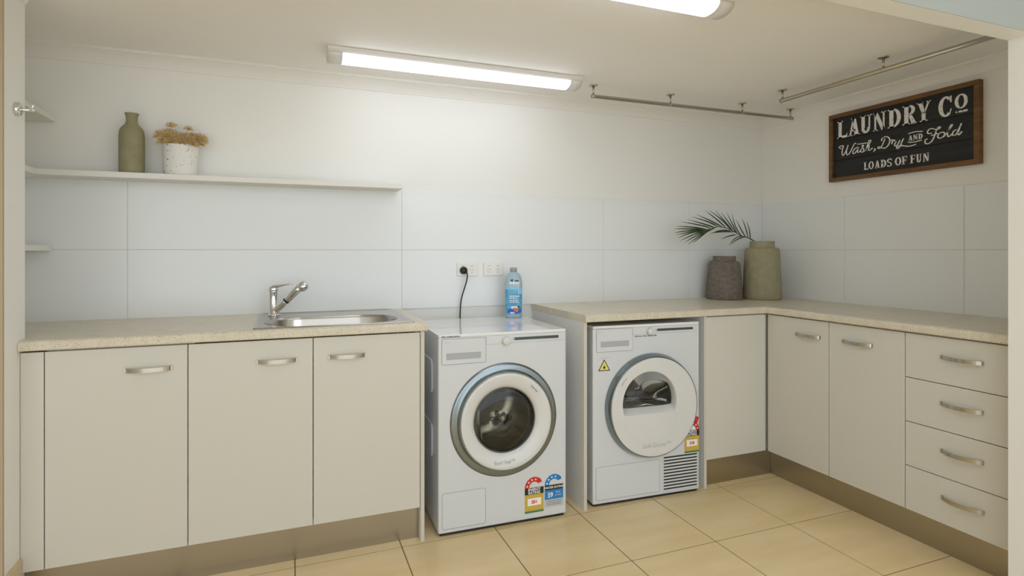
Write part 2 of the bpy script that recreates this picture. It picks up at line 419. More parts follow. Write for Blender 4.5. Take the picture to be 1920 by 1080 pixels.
ZDT = 0.8665
g = 0.0015
# left single-door cabinet (local origin at x 0.416)
c = thing('base_cabinet', (0.4159, 0, 0), 'single-door white base cabinet at the far left, beside the return wall', 'cabinet')
box('carcass', 'cab', 0.002, 0.4227, -DD + 0.0195, -0.03, ZD + 0.001, 0.872, c)
box('filler_strip', 'cab', XL + 0.0015 - 0.4159, -0.0015, -DD, -DD + 0.018, ZD, ZDT, c, bevel=0.001)
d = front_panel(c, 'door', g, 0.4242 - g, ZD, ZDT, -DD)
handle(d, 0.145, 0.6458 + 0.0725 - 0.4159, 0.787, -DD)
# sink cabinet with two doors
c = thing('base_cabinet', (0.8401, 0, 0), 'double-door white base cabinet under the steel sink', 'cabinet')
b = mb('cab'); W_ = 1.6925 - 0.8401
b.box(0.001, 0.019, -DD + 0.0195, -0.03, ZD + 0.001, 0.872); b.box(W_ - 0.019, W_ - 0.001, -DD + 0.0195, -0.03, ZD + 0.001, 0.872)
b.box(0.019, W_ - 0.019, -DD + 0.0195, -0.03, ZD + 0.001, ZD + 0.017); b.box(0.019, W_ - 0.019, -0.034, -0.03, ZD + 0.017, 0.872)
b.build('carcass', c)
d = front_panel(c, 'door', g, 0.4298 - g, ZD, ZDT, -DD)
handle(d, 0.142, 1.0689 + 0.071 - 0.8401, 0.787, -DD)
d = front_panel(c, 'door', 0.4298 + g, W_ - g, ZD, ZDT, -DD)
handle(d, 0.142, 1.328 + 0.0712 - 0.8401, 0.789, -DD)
# end panels
def end_panel(x0, label, yf=-0.583):
    b = mb('endp'); b.box(x0, x0 + 0.016, yf + 0.001, -0.002, 0.0, 0.8735)
    b.use(M['cabedge']); b.box(x0, x0 + 0.016, yf, yf + 0.001, 0.0, 0.8735)
    o = b.build('end_panel'); tag(o, label, 'panel'); return o
end_panel(1.6935, 'white floor-standing end panel closing the sink cabinets, left of the washing machine')
end_panel(2.4623, 'white floor-standing end panel between the washing machine and the dryer')
end_panel(3.1545, 'white floor-standing end panel right of the dryer, beside the corner cabinet')

# kickboards
tag(box('kickboard', 'kick', XL + 0.002, 1.6925, -0.5445, -0.5385, 0.0, ZD - 0.001), 'brushed metal kickboard under the sink cabinets on the left', 'kickboard')
tag(box('kickboard', 'kick', 3.171, XR - 0.5208 - 0.0005, -0.5525, -0.5465, 0.0, ZD - 0.001), 'short brushed metal kickboard under the corner cabinet, right of the dryer', 'kickboard')
tag(box('kickboard', 'kick', XR - 0.5208, XR - 0.5148, YP + 0.002, -0.5535, 0.0, ZD - 0.001), 'long brushed metal kickboard under the cabinets along the right wall', 'kickboard')

# right corner cabinet (L shaped) : origin in the corner
c = thing('corner_cabinet', (XR, 0, 0), 'white corner cabinet with two doors meeting at the inner corner under the vases', 'cabinet')
XD = -DD                                    # local x of right-run door faces
b = mb('cab')
b.box(3.1715 - XR, -0.02, -DD + 0.0195, -0.03, ZD + 0.001, 0.872)
b.box(XD + 0.0195, -0.02, -0.9395, -DD + 0.0195, ZD + 0.001, 0.872)
b.build('carcass', c)
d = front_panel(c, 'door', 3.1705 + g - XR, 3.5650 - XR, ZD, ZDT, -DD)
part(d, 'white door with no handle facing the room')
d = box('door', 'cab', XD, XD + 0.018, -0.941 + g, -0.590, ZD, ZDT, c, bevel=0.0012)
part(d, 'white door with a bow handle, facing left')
h = handle(d, 0.136, 0, 0, 0)
h.matrix_local = Matrix.Translation((XD, -0.830, 0.788)) @ Matrix.Rotation(-PI / 2, 4, 'Z')
box('hinge_gap_shade', 'shadowgap', 3.5655 - XR, XD - 0.0005, -DD + 0.004, -DD + 0.012, ZD, ZDT, c)  # dark strip put in for the shade between the two doors

def right_unit(name, label, ya, yb, doors):
    """unit along the right wall from ya (far) to yb (near)"""
    c = thing(name, (XR, ya, 0), label, 'cabinet')
    L = yb - ya
    box('carcass', 'cab', XD + 0.0195, -0.02, L + 0.001, -0.001, ZD + 0.001, 0.872, c)
    for nm, z0, z1, hz, hy, hw in doors:
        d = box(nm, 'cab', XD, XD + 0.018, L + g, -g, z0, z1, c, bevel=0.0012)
        h = handle(d, hw, 0, 0, 0)
        h.matrix_local = Matrix.Translation((XD, hy - ya, hz)) @ Matrix.Rotation(-PI / 2, 4, 'Z')
    return c
right_unit('base_cabinet', 'single-door white base cabinet on the right, between corner cabinet and drawers', -0.941, -1.2824, [('door', ZD, ZDT, 0.790, -1.0795, 0.14)])
right_unit('drawer_cabinet', 'white base cabinet with four stacked drawers at the far right', -1.2824, -1.6635,
           [('drawer', 0.6860, ZDT, 0.790, -1.487, 0.139), ('drawer', 0.5045, 0.6830, 0.609, -1.487, 0.139),
            ('drawer', 0.3230, 0.5015, 0.425, -1.488, 0.139), ('drawer', ZD, 0.3200, 0.243, -1.490, 0.139)])

# ------------------------------------------------------------------ sink and tap
c = thing('kitchen_sink', (1.36, -0.3, ZT), 'stainless steel inset sink with one rounded bowl in the left worktop', 'sink')
def loop3(x0, x1, y0, y1, r, z): return [(x - 1.36, y + 0.3, z - ZT) for x, y in rrect(x0, x1, y0, y1, r, 10)]
X0, X1, Y0, Y1 = 1.053, 1.674, -0.568, -0.026
b = mb('steel', True)
b.loops([loop3(X0, X1, Y0, Y1, 0.012, ZT + 0.0005), loop3(X0 + .001, X1 - .001, Y0 + .001, Y1 - .001, 0.012, ZT + 0.003),
         loop3(X0 + .004, X1 - .004, Y0 + .002, Y1 - .004, 0.012, ZT + 0.0042), loop3(X0 + .016, X1 - .016, Y0 + .006, Y1 - .014, 0.014, ZT + 0.0042),
         loop3(X0 + .021, X1 - .021, Y0 + .009, Y1 - .019, 0.018, ZT + 0.0016)])
b.loops([loop3(X0 + .021, X1 - .021, Y0 + .009, Y1 - .019, 0.018, ZT + 0.0016), loop3(1.086, 1.633, -0.5415, -0.2235, 0.150, ZT + 0.0014)])
b.build('rim', c)
b = mb('steel', True)
b.loops([loop3(1.086, 1.633, -0.5415, -0.2235, 0.150, ZT + 0.0014), loop3(1.088, 1.631, -0.539, -0.226, 0.149, ZT - 0.003),
         loop3(1.092, 1.627, -0.535, -0.230, 0.145, ZT - 0.012), loop3(1.105, 1.614, -0.524, -0.241, 0.125, ZT - 0.12),
         loop3(1.115, 1.604, -0.514, -0.251, 0.115, ZT - 0.145), loop3(1.140, 1.579, -0.489, -0.276, 0.09, ZT - 0.155),
         loop3(1.32, 1.40, -0.42, -0.34, 0.04, ZT - 0.158)], cap1=True)
part(b.build('bowl', c), 'deep rounded steel bowl')
b = mb('chrome', True); b.lathe([(0.0, 0.003), (0.03, 0.003), (0.038, 0.001), (0.04, -0.001)], (0, -0.08, -0.157), 32)
b.build('drain', c)

c = thing('mixer_tap', (1.117, -0.135, ZT + 0.002), 'chrome pull-out mixer tap standing at the back left of the sink', 'tap')
b = mb('chrome', True)
b.lathe([(0.0, 0.0), (0.027, 0.0), (0.027, 0.004), (0.023, 0.007), (0.019, 0.010), (0.0185, 0.105), (0.0195, 0.108), (0.0195, 0.112), (0.0, 0.112)], n=32)
b.build('body', c)
dr = Vector((0.80, -0.55, 0)).normalized()
def tp(h, z): return (dr.x * h, dr.y * h, z)
b = mb('chrome', True); b.tube([tp(0.0, 0.012), tp(0.012, 0.022), tp(0.058, 0.062), tp(0.066, 0.069)], 0.013, 20, radii=[0.0135, 0.0135, 0.0135, 0.0135])
b.build('spout', c)
b = mb('black', True); b.tube([tp(0.064, 0.0675), tp(0.070, 0.0725)], 0.0150, 20); b.build('seal_ring', c)
b = mb('chrome', True)
b.tube([tp(0.069, 0.0718), tp(0.075, 0.077), tp(0.120, 0.117), tp(0.140, 0.134)], 0.0145, 20, radii=[0.0145, 0.0155, 0.0165, 0.0175])
b.build('spray_handle', c)
b = mb('chrome', True); hd = Vector((dr.x * 0.75, dr.y * 0.75, -0.66)).normalized()
hc = Vector(tp(0.147, 0.140)); pts = []; rad = []
for t, r in ((-0.016, 0.006), (-0.012, 0.016), (-0.004, 0.0215), (0.006, 0.0235), (0.016, 0.0225), (0.024, 0.017), (0.027, 0.009), (0.028, 0.002)):
    pts.append(hc + hd * t); rad.append(r)
b.tube(pts, 0.02, 24, radii=rad); b.build('spray_head', c)
b = mb('chrome', True)                       # lever: dome plus a flat blade
b.lathe([(0.0205, 0.113), (0.0215, 0.118), (0.0205, 0.128), (0.015, 0.134), (0.0, 0.136)], n=32, cap0=True)
L = []
for h, z, w, t in ((-0.024, 0.118, 0.009, 0.005), (-0.010, 0.127, 0.018, 0.010), (0.012, 0.133, 0.019, 0.010), (0.035, 0.137, 0.015, 0.007), (0.06, 0.141, 0.012, 0.0045), (0.082, 0.1445, 0.010, 0.003), (0.098, 0.144, 0.007, 0.002)):
    p = Vector(tp(h, z)); sd = Vector((-dr.y, dr.x, 0))
    L.append([p + sd * (w * math.cos(a)) + Vector((0, 0, t * math.sin(a))) for a in [2 * PI * k / 12 for k in range(12)]])
b.loops(L, True, True); b.build('lever', c)

# ------------------------------------------------------------------ washing machine and dryer
ZM0, ZM1 = 0.013, 0.85
def machine_body(c, depth, hole_c, hole_r, left_marks=True):
    """white cabinet, open behind the round door; local frame: x across, -y to the room (front at y=0)"""
    n = 16; hx, hz = hole_c
    def R(ins, y, r): return [(x, y, z) for x, z in rrect(ins, 0.595 - ins, ZM0 + ins, 0.838 - ins * 0.3, r, n)]
    def Ci(r, y): return [(x, y, z) for x, z in rrect(hx - r, hx + r, hz - r, hz + r, r, n)]
    b = mb('app')
    b.loops([R(0, depth, 0.006), R(0, 0.006, 0.006), R(0.0018, 0.0018, 0.007), R(0.006, 0, 0.010), Ci(hole_r, 0)], cap0=True)
    b.smooth = True
    b.use(M['rubber']); b.loops([Ci(hole_r, 0), Ci(hole_r - 0.01, 0.03), Ci(hole_r - 0.02, 0.05)])
    b.smooth = False
    b.build('body', c)
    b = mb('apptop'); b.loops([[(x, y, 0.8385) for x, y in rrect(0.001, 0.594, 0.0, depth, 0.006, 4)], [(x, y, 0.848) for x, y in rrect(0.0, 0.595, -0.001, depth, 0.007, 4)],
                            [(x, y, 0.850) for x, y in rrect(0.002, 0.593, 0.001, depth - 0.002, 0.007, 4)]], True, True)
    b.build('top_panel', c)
    # drum
    b = mb('rubber', True)
    r = hole_r - 0.012
    b.loops([Ci(hole_r - 0.021, 0.052), Ci(r + 0.012, 0.075), Ci(0.225, 0.10)])
    b.use(M['drum'])
    b.loops([Ci(0.225, 0.10), Ci(0.235, 0.14), Ci(0.235, 0.40), Ci(0.215, 0.43), Ci(0.15, 0.440)], cap1=True)
    b.build('drum', c)
    for k in range(3):
        a = PI * 2 * k / 3 + math.radians(212)
        ca, sa = math.cos(a), math.sin(a)
        b = mb('paddle', True); L = []
        for y, hgt in ((0.12, 0.03), (0.20, 0.06), (0.33, 0.06), (0.39, 0.02)):
            L.append([(hx + ca * rr - sa * t, y, hz + sa * rr + ca * t) for rr, t in ((0.233, -0.04), (0.233 - hgt * 0.8, -0.018), (0.233 - hgt, 0), (0.233 - hgt * 0.8, 0.018), (0.233, 0.04))])
        b.loops(L, closed=False); b.build('drum_paddle', c)
    for x, y in ((0.05, 0.05), (0.545, 0.05), (0.05, depth - 0.05), (0.545, depth - 0.05)):
        b = mb('black', True); b.lathe([(0.018, -ZM0), (0.018, 0.002)], (x, y, ZM0), 16, cap0=True, cap1=True); b.build('foot', c)
    b = mb('black'); b.box(0.008, 0.587, 0.008, depth - 0.01, ZM0 - 0.0095, ZM0 - 0.0005); b.build('underside_shade_plate', c)  # black sheet stands for the shade in the gap under the machine

def outline(b, x0, x1, z0, z1, r=0.006, w=0.0014, y=-0.0006, n=6):
    """thin seam line round a panel"""
    b.loops([[(x, y, z) for x, z in rrect(x0, x1, z0, z1, r, n)], [(x, y, z) for x, z in rrect(x0 + w, x1 - w, z0 + w, z1 - w, max(r - w, .001), n)]])

def front_controls(c, dx0, dx1, dz0, dz1, sx0, sx1, sz0, sz1, kx, kz, px0, px1, pz0, pz1, cloud=True):
    # drawer with recessed grip
    b = mb('appp')
    b.loops([[(x, -0.0003, z) for x, z in rrect(dx0 + .001, dx1 - .001, dz0 + .001, dz1 - .001, 0.006, 6)], [(x, -0.002, z) for x, z in rrect(dx0 + .0015, dx1 - .0015, dz0 + .0015, dz1 - .0015, 0.006, 6)],
             [(x, -0.002, z) for x, z in rrect(sx0, sx1, sz0, sz1, 0.002, 6)]])
    dd = b.build('drawer', c)
    b = mb('slot'); b.loops([[(x, -0.002, z) for x, z in rrect(sx0, sx1, sz0, sz1, 0.002, 6)], [(x, -0.0006, z) for x, z in rrect(sx0 + .001, sx1 - .003, sz0 + .001, sz1 - .001, 0.002, 6)]], cap1=True)
    part(b.build('grip', dd), 'recessed grey finger grip')
    b = mb('ltext'); text_mb(b, 'ASKO', 0.0085, lambda x, y: (dx0 + 0.008 + x, -0.0026, dz1 - 0.017 + y), 'LEFT', sx=1.2); b.build('maker_mark', dd)
    b = mb('seam'); outline(b, dx0 - .0008, dx1 + .0008, dz0 - .0008, dz1 + .0008, 0.007)
    b.box(dx1, px0 - 0.004, -0.0008, -0.0002, pz0 - 0.0125, pz0 - 0.0118)
    b.box(px0 - 0.004, px1 + 0.03, -0.0008, -0.0002, pz0 - 0.0105, pz0 - 0.0098)
    b.box(dx1 + 0.0005, dx1 + 0.0015, -0.0008, -0.0002, pz0 - 0.0125, dz1)
    b.build('panel_seam', c)
    b = mb('appw', True)
    b.lathe([(0.0195, 0.0), (0.0195, -0.004), (0.017, -0.016), (0.015, -0.0185), (0.0, -0.0185)], (kx, -0.0003, kz), 32, axis='y')
    k = b.build('program_knob', c)
    b = mb('dtext'); b.lathe([(0.0012, -0.0006), (0.0, -0.0006)], (kx, -0.019, kz), 8, axis='y'); b.build('pointer_dot', k)
    b = mb('disp'); b.box(px0 + 0.008, px1, -0.0012, -0.0002, pz0, pz1); b.use(M['slot']); b.box(px0, px0 + 0.007, -0.0012, -0.0002, pz0, pz1)
    part(b.build('display', c), 'narrow dark display strip')
    b = mb('ltext')
    for i in range(3): b.box(px1 + 0.008, px1 + 0.011, -0.0008, -0.0002, pz1 - 0.002 - i * 0.006, pz1 - 0.0005 - i * 0.006)
    b.build('button_marks', c)

def tiny_print(c, x0, x1, z, h, m='dtext', groups=(0.3, 0.2, 0.25), y=-0.0008, name='small_print'):
    b = mb(m); rnd = random.Random(int(x0 * 1000)); x = x0
    while x < x1:
        w = rnd.uniform(0.4, 0.9) * h
        b.box(x, x + w, y, y + 0.0006, z, z + h * rnd.choice((1, 0.75, 1)))
        x += w + 0.25 * h + (h * 0.8 if rnd.random() < 0.14 else 0)
    return b.build(name, c)

def star(b, cx, cz, r, y):
    b.poly([(cx + (r if k % 2 == 0 else r * 0.45) * math.sin(PI * k / 5), y, cz + (r if k % 2 == 0 else r * 0.45) * math.cos(PI * k / 5)) for k in range(10)])

def arc_band(b, cx, cz, ri, ro, a0, a1, y, n=20, sx=1.0):
    b.loops([[(cx + sx * ri * math.cos(a0 + (a1 - a0) * i / n), y, cz + ri * math.sin(a0 + (a1 - a0) * i / n)) for i in range(n + 1)],
             [(cx + sx * ro * math.cos(a0 + (a1 - a0) * i / n), y, cz + ro * math.sin(a0 + (a1 - a0) * i / n)) for i in range(n + 1)]], closed=False)

def rating_label(c, x0, x1, z0, kind, stars, full):
    """Energy / water rating sticker; z0 bottom"""
    y = -0.0008; w = x1 - x0; cx = (x0 + x1) / 2
    h = 0.111 if kind == 'energy' else 0.098
    arc_c = {'energy': 'lred', 'water': 'lblue'}[kind]
    zt = z0 + h
    b = mb(arc_c)
    ro = w * 0.52; ri = w * 0.28
    if full:
        arc_band(b, cx, zt, ri, ro, 0, PI, y, sx=0.96)
        b.poly([(cx - ri * 0.9, y, zt + ro * 0.80), (cx + ri * 1.35, y, zt + ro * 0.72), (cx + ri * 1.75, y, zt + ro * 1.36), (cx + ri * 0.4, y, zt + ro * 1.62), (cx - ri * 0.55, y, zt + ro * 1.60)])
    else:
        arc_band(b, cx, zt, ri, ro, math.radians(42), PI, y, sx=0.96)
        b.poly([(cx + ro * 0.64, y, zt + ro * 0.98 * 0.80), (cx + ri * 0.64, y, zt + ri * 0.60), (cx + ro * 0.80, y, zt + ro * 0.47), (cx + ro * 0.82, y, zt + ro * 0.78)][:3])
    b.use(M['lwhite'])
    k = 6 if full else 4
    for i in range(k):
        a = PI * (0.93 - i * (0.86 / 5 if full else 0.165))
        rm = (ri + ro) / 2
        star(b, cx + 0.96 * rm * math.cos(a), zt + rm * math.sin(a), w * 0.062, y - 0.0004)
    if full: arc_band(b, cx, zt, 0.0005, ri * 0.93, 0, PI, y - 0.0002)
    b.use(M['lblack'])
    bh = 0.030 if kind == 'energy' else 0.022
    b.poly([(x0, y, zt - bh), (x1, y, zt - bh), (x1, y, zt), (x0, y, zt)])
    if kind == 'energy':
        b.use(M['lgold']); b.poly([(x0, y, z0), (x1, y, z0), (x1, y, zt - bh), (x0, y, zt - bh)])
        b.use(M['lgreen']); b.poly([(x0, y - .0002, z0), (x1, y - .0002, z0), (x1, y - .0002, z0 + 0.009), (x0, y - .0002, z0 + 0.009)])
        b.use(M['lwhite']); b.poly([(x0 + w * .15, y - .0002, z0 + 0.032), (x1 - w * .13, y - .0002, z0 + 0.032), (x1 - w * .13, y - .0002, z0 + 0.064), (x0 + w * .15, y - .0002, z0 + 0.064)])
        b.use(M['lred'])
        text_mb(b, '218' if full else '251', 0.0185, lambda x, z: (cx + x, y - 0.0006, z0 + 0.0415 + z), bold=0.0009, sx=1.0)
        b.use(M['lwhite'])
        text_mb(b, 'ENERGY', 0.0165, lambda x, z: (cx + x, y - 0.0006, zt - 0.0135 + z), bold=0.0004, sx=0.98)
        text_mb(b, 'RATING', 0.0165, lambda x, z: (cx + x, y - 0.0006, zt - 0.0275 + z), bold=0.0004, sx=0.98)
    else:
        b.use(M['lblue']); b.poly([(x0, y, z0 + 0.034), (x1, y, z0 + 0.034), (x1, y, zt - bh), (x0, y, zt - bh)])
        b.use(M['lgrey']); b.poly([(x0, y, z0), (x1, y, z0), (x1, y, z0 + 0.034), (x0, y, z0 + 0.034)])
        b.use(M['lwhite'])
        text_mb(b, 'WATER RATING', 0.0135, lambda x, z: (cx + x, y - 0.0006, zt - 0.0155 + z), bold=0.0003, sx=0.93)
        text_mb(b, '59', 0.031, lambda x, z: (x0 + w * .30 + x, y - 0.0006, z0 + 0.043 + z), bold=0.0008, sx=0.85)
        text_mb(b, 'litres', 0.011, lambda x, z: (x0 + w * .72 + x, y - 0.0006, z0 + 0.060 + z))
        for zz in (0.026, 0.018, 0.010):
            b.use(M['dtext']); b.box(x0 + w * .12, x1 - w * .12, y - 0.0008, y - 0.0003, z0 + zz, z0 + zz + 0.0014)
        b.use(M['lwhite'])
        text_mb(b, 'per wash', 0.0085, lambda x, z: (x0 + w * .73 + x, y - 0.0006, z0 + 0.048 + z))
    return b.build('energy_label' if kind == 'energy' else 'water_label', c)

def swirl_text(b, s, size, cx, cz, r, a_mid, y):
    """small word set on an arc"""
    def place(x, z):
        a = a_mid - x / r
        return (cx + (r + z) * math.cos(a), y, cz + (r + z) * math.sin(a))
    text_mb(b, s, size, place)

# --- washer
c = thing('washing_machine', (1.7691, -0.5819, 0), 'white front-loading washing machine standing in the open between sink cabinets and dryer', 'washing machine', rz=-0.0206)
machine_body(c, 0.535, (0.297, 0.4685), 0.185)
front_controls(c, 0.0145, 0.2100, 0.7235, 0.8320, 0.0335, 0.187, 0.744, 0.771, 0.3025, 0.8105, 0.3361, 0.5561, 0.8115, 0.8240)
tiny_print(c, 0.013, 0.095, 0.8395, 0.0045, y=-0.0020)
b = mb('seam'); outline(b, 0.0155, 0.2095, 0.029, 0.183, 0.010, 0.0016); b.build('hatch_seam', c)
b = mb('appp'); b.loops([[(x, -0.0003, z) for x, z in rrect(0.0172, 0.2078, 0.0307, 0.1813, 0.009, 6)], [(x, -0.001, z) for x, z in rrect(0.018, 0.207, 0.0315, 0.1805, 0.008, 6)]], cap1=True)
b.build('filter_hatch', c)
# door
WC = (0.297, 0.4685)
d = mb('appw', True); DC = (0.2925, 0.4715)
ring = mb('ringm', True)
def circ(cc, r, y, n=72): return [(cc[0] + r * math.cos(2 * PI * i / n), y, cc[1] + r * math.sin(2 * PI * i / n)) for i in range(n)]
ring.loops([circ(WC, 0.2455, -0.0022), circ(WC, 0.242, -0.0060), circ(WC, 0.236, -0.0075), circ(WC, 0.2200, -0.0060), circ(WC, 0.2150, -0.010), circ(WC, 0.2125, -0.030), circ(WC, 0.2095, -0.0325), circ(WC, 0.2065, -0.031)])
ring.use(M['rubber']); ring.loops([circ(WC, 0.2470, -0.0003), circ(WC, 0.2475, -0.0018), circ(WC, 0.2455, -0.0022)])
part(ring.build('door_ring', c), 'brushed steel ring round the door')
gl_c = (0.293, 0.470)
d = mb('appw', True)
d.loops([circ(WC, 0.2068, -0.0315), circ(WC, 0.203, -0.0335), circ(gl_c, 0.195, -0.034), circ(gl_c, 0.160, -0.024), circ(gl_c, 0.143, -0.015), circ(gl_c, 0.1405, -0.006)])
door = d.build('door', c)
part(door, 'white round door with dark glass')
r_ = mb('rubber', True); r_.loops([circ(gl_c, 0.1412, -0.012), circ(gl_c, 0.1412, -0.016), circ(gl_c, 0.1375, -0.0165), circ(gl_c, 0.1365, -0.008), circ(gl_c, 0.138, -0.002)])
r_.build('glass_seal', door)
b = mb('glass', True)
P1 = [(0.1380, -0.006, 0), (0.128, -0.010, 0), (0.09, -0.0145, 0), (0.04, -0.0165, 0), (0.0002, -0.017, 0)]
b.loops([circ(gl_c, r, y) for r, y, _ in P1] + [circ(gl_c, r, y + 0.004) for r, y, _ in reversed(P1)], wrap=True)
P2 = [(0.1375, 0.004, 0.0), (0.130, 0.03, 0.004), (0.116, 0.065, 0.010), (0.088, 0.095, 0.018), (0.045, 0.110, 0.022), (0.0002, 0.113, 0.022)]
b.loops([circ((0.293, 0.470 - dz), r, y) for r, y, dz in P2] + [circ((0.293, 0.470 - dz), max(r - 0.004, 0.0001), y - 0.004) for r, y, dz in reversed(P2)], wrap=True)
part(b.build('glass', door), 'smoked glass bowl')
b = mb('ltext'); text_mb(b, 'Steel Seal\u2122', 0.024, lambda x, z: (0.285 + x, -0.0350, 0.287 + z), sx=0.85); b.build('door_lettering', door)
b = mb('dtext'); swirl_text(b, 'Steel Seal', 0.011, gl_c[0], gl_c[1], 0.181, math.radians(45), -0.0345); b.build('small_lettering', door)
rating_label(c, 0.3915, 0.4825, 0.040, 'energy', 4, False)
rating_label(c, 0.4880, 0.5795, 0.053, 'water', 4, False)
# pressed grips on the left side
for z0 in (0.30, 0.58):
    b = mb('app'); n = 6
    o1 = [(0.0, y, z) for y, z in rrect(0.10, 0.30, z0, z0 + 0.15, 0.03, n)]
    o2 = [(-0.006, y, z) for y, z in rrect(0.105, 0.295, z0 + 0.005, z0 + 0.145, 0.028, n)]
    b.loops([o1, o2], cap1=True); b.build('side_pressing', c)

washer = c
plug_mb = mb('black', True); plug_mb.lathe([(0.0, 0.0), (0.018, 0.0), (0.0195, -0.004), (0.0195, -0.018), (0.017, -0.024), (0.010, -0.028), (0.0, -0.029)], (0, 0, 0), 28, axis='y', cap0=False)
b = mb('black', True)
pts = [(0.010, -0.018, -0.004), (0.0155, -0.024, -0.018), (0.0150, -0.022, -0.045), (0.005, -0.018, -0.085), (-0.007, -0.014, -0.125), (-0.0155, -0.0115, -0.165), (-0.0185, -0.0095, -0.21), (-0.0185, -0.0060, -0.26), (-0.017, -0.0060, -0.33), (-0.014, -0.0060, -0.42)]
fine = []
for i in range(len(pts) - 1):
    p0, p1, p2, p3 = [Vector(pts[max(0, min(len(pts) - 1, i + k))]) for k in (-1, 0, 1, 2)]
    for t in (0, .25, .5, .75):
        fine.append(0.5 * ((2 * p1) + (p2 - p0) * t + (2 * p0 - 5 * p1 + 4 * p2 - p3) * t * t + (-p0 + 3 * p1 - 3 * p2 + p3) * t ** 3))
fine.append(Vector(pts[-1]))
b.tube(fine, 0.0036, 10); cord = b.build('power_cord', washer); cord['label'] = 'black power cord plugged into the wall above'
cord.matrix_parent_inverse = (Matrix.Translation(washer.location) @ Matrix.Rotation(-0.0206, 4, 'Z')).inverted(); cord.location = (2.053, -0.0195, 1.100)
plug_mb.build('plug', cord)


# --- dryer
c = thing('tumble_dryer', (2.5156, -0.5727, 0), 'white tumble dryer with a half-moon door window built in under the worktop', 'tumble dryer', rz=-0.0451)
machine_body(c, 0.52, (0.300, 0.47), 0.185)
front_controls(c, 0.0180, 0.2124, 0.7270, 0.8355, 0.0400, 0.192, 0.7505, 0.7765, 0.307, 0.8145, 0.3431, 0.5562, 0.8135, 0.8250)
tiny_print(c, 0.225, 0.345, 0.7905, 0.005)
tiny_print(c, 0.034, 0.090, 0.6985, 0.0022, 'ltext')
b = mb('seam'); outline(b, 0.0160, 0.3640, 0.030, 0.188, 0.008, 0.0012); b.build('hatch_seam', c)
b = mb('appp'); b.loops([[(x, -0.0003, z) for x, z in rrect(0.0175, 0.3625, 0.0315, 0.1865, 0.007, 6)], [(x, -0.001, z) for x, z in rrect(0.0183, 0.3617, 0.0323, 0.1857, 0.006, 6)]], cap1=True)
b.build('condenser_hatch', c)
b = mb('seam'); outline(b, 0.3790, 0.5870, 0.024, 0.196, 0.004, 0.0008); b.build('vent_seam', c)
for i in range(11):
    z = 0.0345 + i * 0.01535
    b = mb('black'); b.box(0.387, 0.580, -0.0012, 0.0004, z, z + 0.0062)
    part(b.build('vent_slot', c), 'black horizontal vent slot')
WC = (0.3143, 0.4565); DC = (0.307, 0.463)
ring = mb('ringm', True)
ring.use(M['rubber']); ring.loops([circ(WC, 0.2505, -0.0003), circ(WC, 0.2505, -0.004), circ(WC, 0.2520, -0.0045)])
ring.use(M['ringm']); ring.loops([circ(WC, 0.2520, -0.0045), circ(WC, 0.2520, -0.006), circ(WC, 0.2505, -0.012), circ(WC, 0.2430, -0.030), circ(WC, 0.2405, -0.0365), circ(WC, 0.2380, -0.0385), circ(WC, 0.2355, -0.037)])
part(ring.build('door_ring', c), 'polished steel ring round the door')
def Dl(r, zb, y, n=72, cc=(0.2850, 0.4805)):
    """half-moon loop: circle cut flat at the bottom (zb)"""
    out = []
    for i in range(n):
        a = 2 * PI * i / n
        dx, dz = math.cos(a), math.sin(a); t = r
        if dz < 0: t = min(r, (zb - cc[1]) / dz)
        out.append((cc[0] + dx * t, y, cc[1] + dz * t))
    return out
d = mb('appw', False)
sc = (0.287, 0.4805)
outer = circ(WC, 0.2358, -0.0372)
d.smooth = True
d.loops([outer, circ(WC, 0.232, -0.0390)])
d.smooth = False
d.loops([circ(WC, 0.232, -0.0390), Dl(0.149, 0.4265, -0.0390)])
d.smooth = True
d.loops([Dl(0.149, 0.4265, -0.0390), Dl(0.1475, 0.4285, -0.0370), Dl(0.1455, 0.440, -0.018), Dl(0.1450, 0.452, 0.004)])
door = d.build('door', c); part(door, 'white round door with half-moon window')
b = mb('glass', True); b.loops([Dl(0.1452, 0.452, 0.003), Dl(0.1452, 0.452, -0.002)], True, True); part(b.build('glass', door), 'smoked half-moon glass')
b = mb('ringm', True); b.loops([Dl(0.1452, 0.450, 0.005), Dl(0.138, 0.455, 0.02), Dl(0.125, 0.462, 0.045)]); b.build('inner_frame', door)
# shallow scoop under the window
b = mb('appw', True)
def Ul(r, y, ztop, n=40): return [(0.285 + r * math.cos(PI + PI * i / n), y, 0.418 + (r * 0.93) * math.sin(PI + PI * i / n)) for i in range(n + 1)]
b.loops([Ul(0.147, -0.0393, 0), Ul(0.1455, -0.0397, 0)], closed=False); b.build('grip_scoop', door)
b = mb('ltext'); text_mb(b, 'Soft Drum\u2122', 0.032, lambda x, z: (0.322 + x, -0.0400, 0.2650 + z), sx=0.95); b.build('door_lettering', door)
b = mb('dtext'); swirl_text(b, 'Soft Drum', 0.010, 0.287, 0.4805, 0.178, math.radians(143), -0.0398); b.build('small_lettering', door)
rating_label(c, 0.5065, 0.5935, 0.200, 'energy', 6, True)
b = mb('lblack'); b.poly([(0.0275, -0.0007, 0.6385), (0.0915, -0.0007, 0.6385), (0.0595, -0.0007, 0.694)])
b.use(M['lyellow']); b.poly([(0.0345, -0.001, 0.6425), (0.0845, -0.001, 0.6425), (0.0595, -0.001, 0.6860)])
b.use(M['lblack']); b.poly([(0.0545, -0.0013, 0.649), (0.0645, -0.0013, 0.649), (0.0660, -0.0013, 0.655), (0.0620, -0.0013, 0.659), (0.0600, -0.0013, 0.668), (0.0565, -0.0013, 0.660), (0.0535, -0.0013, 0.655)])
part(b.build('warning_sticker', c), 'yellow triangular fire warning sticker')

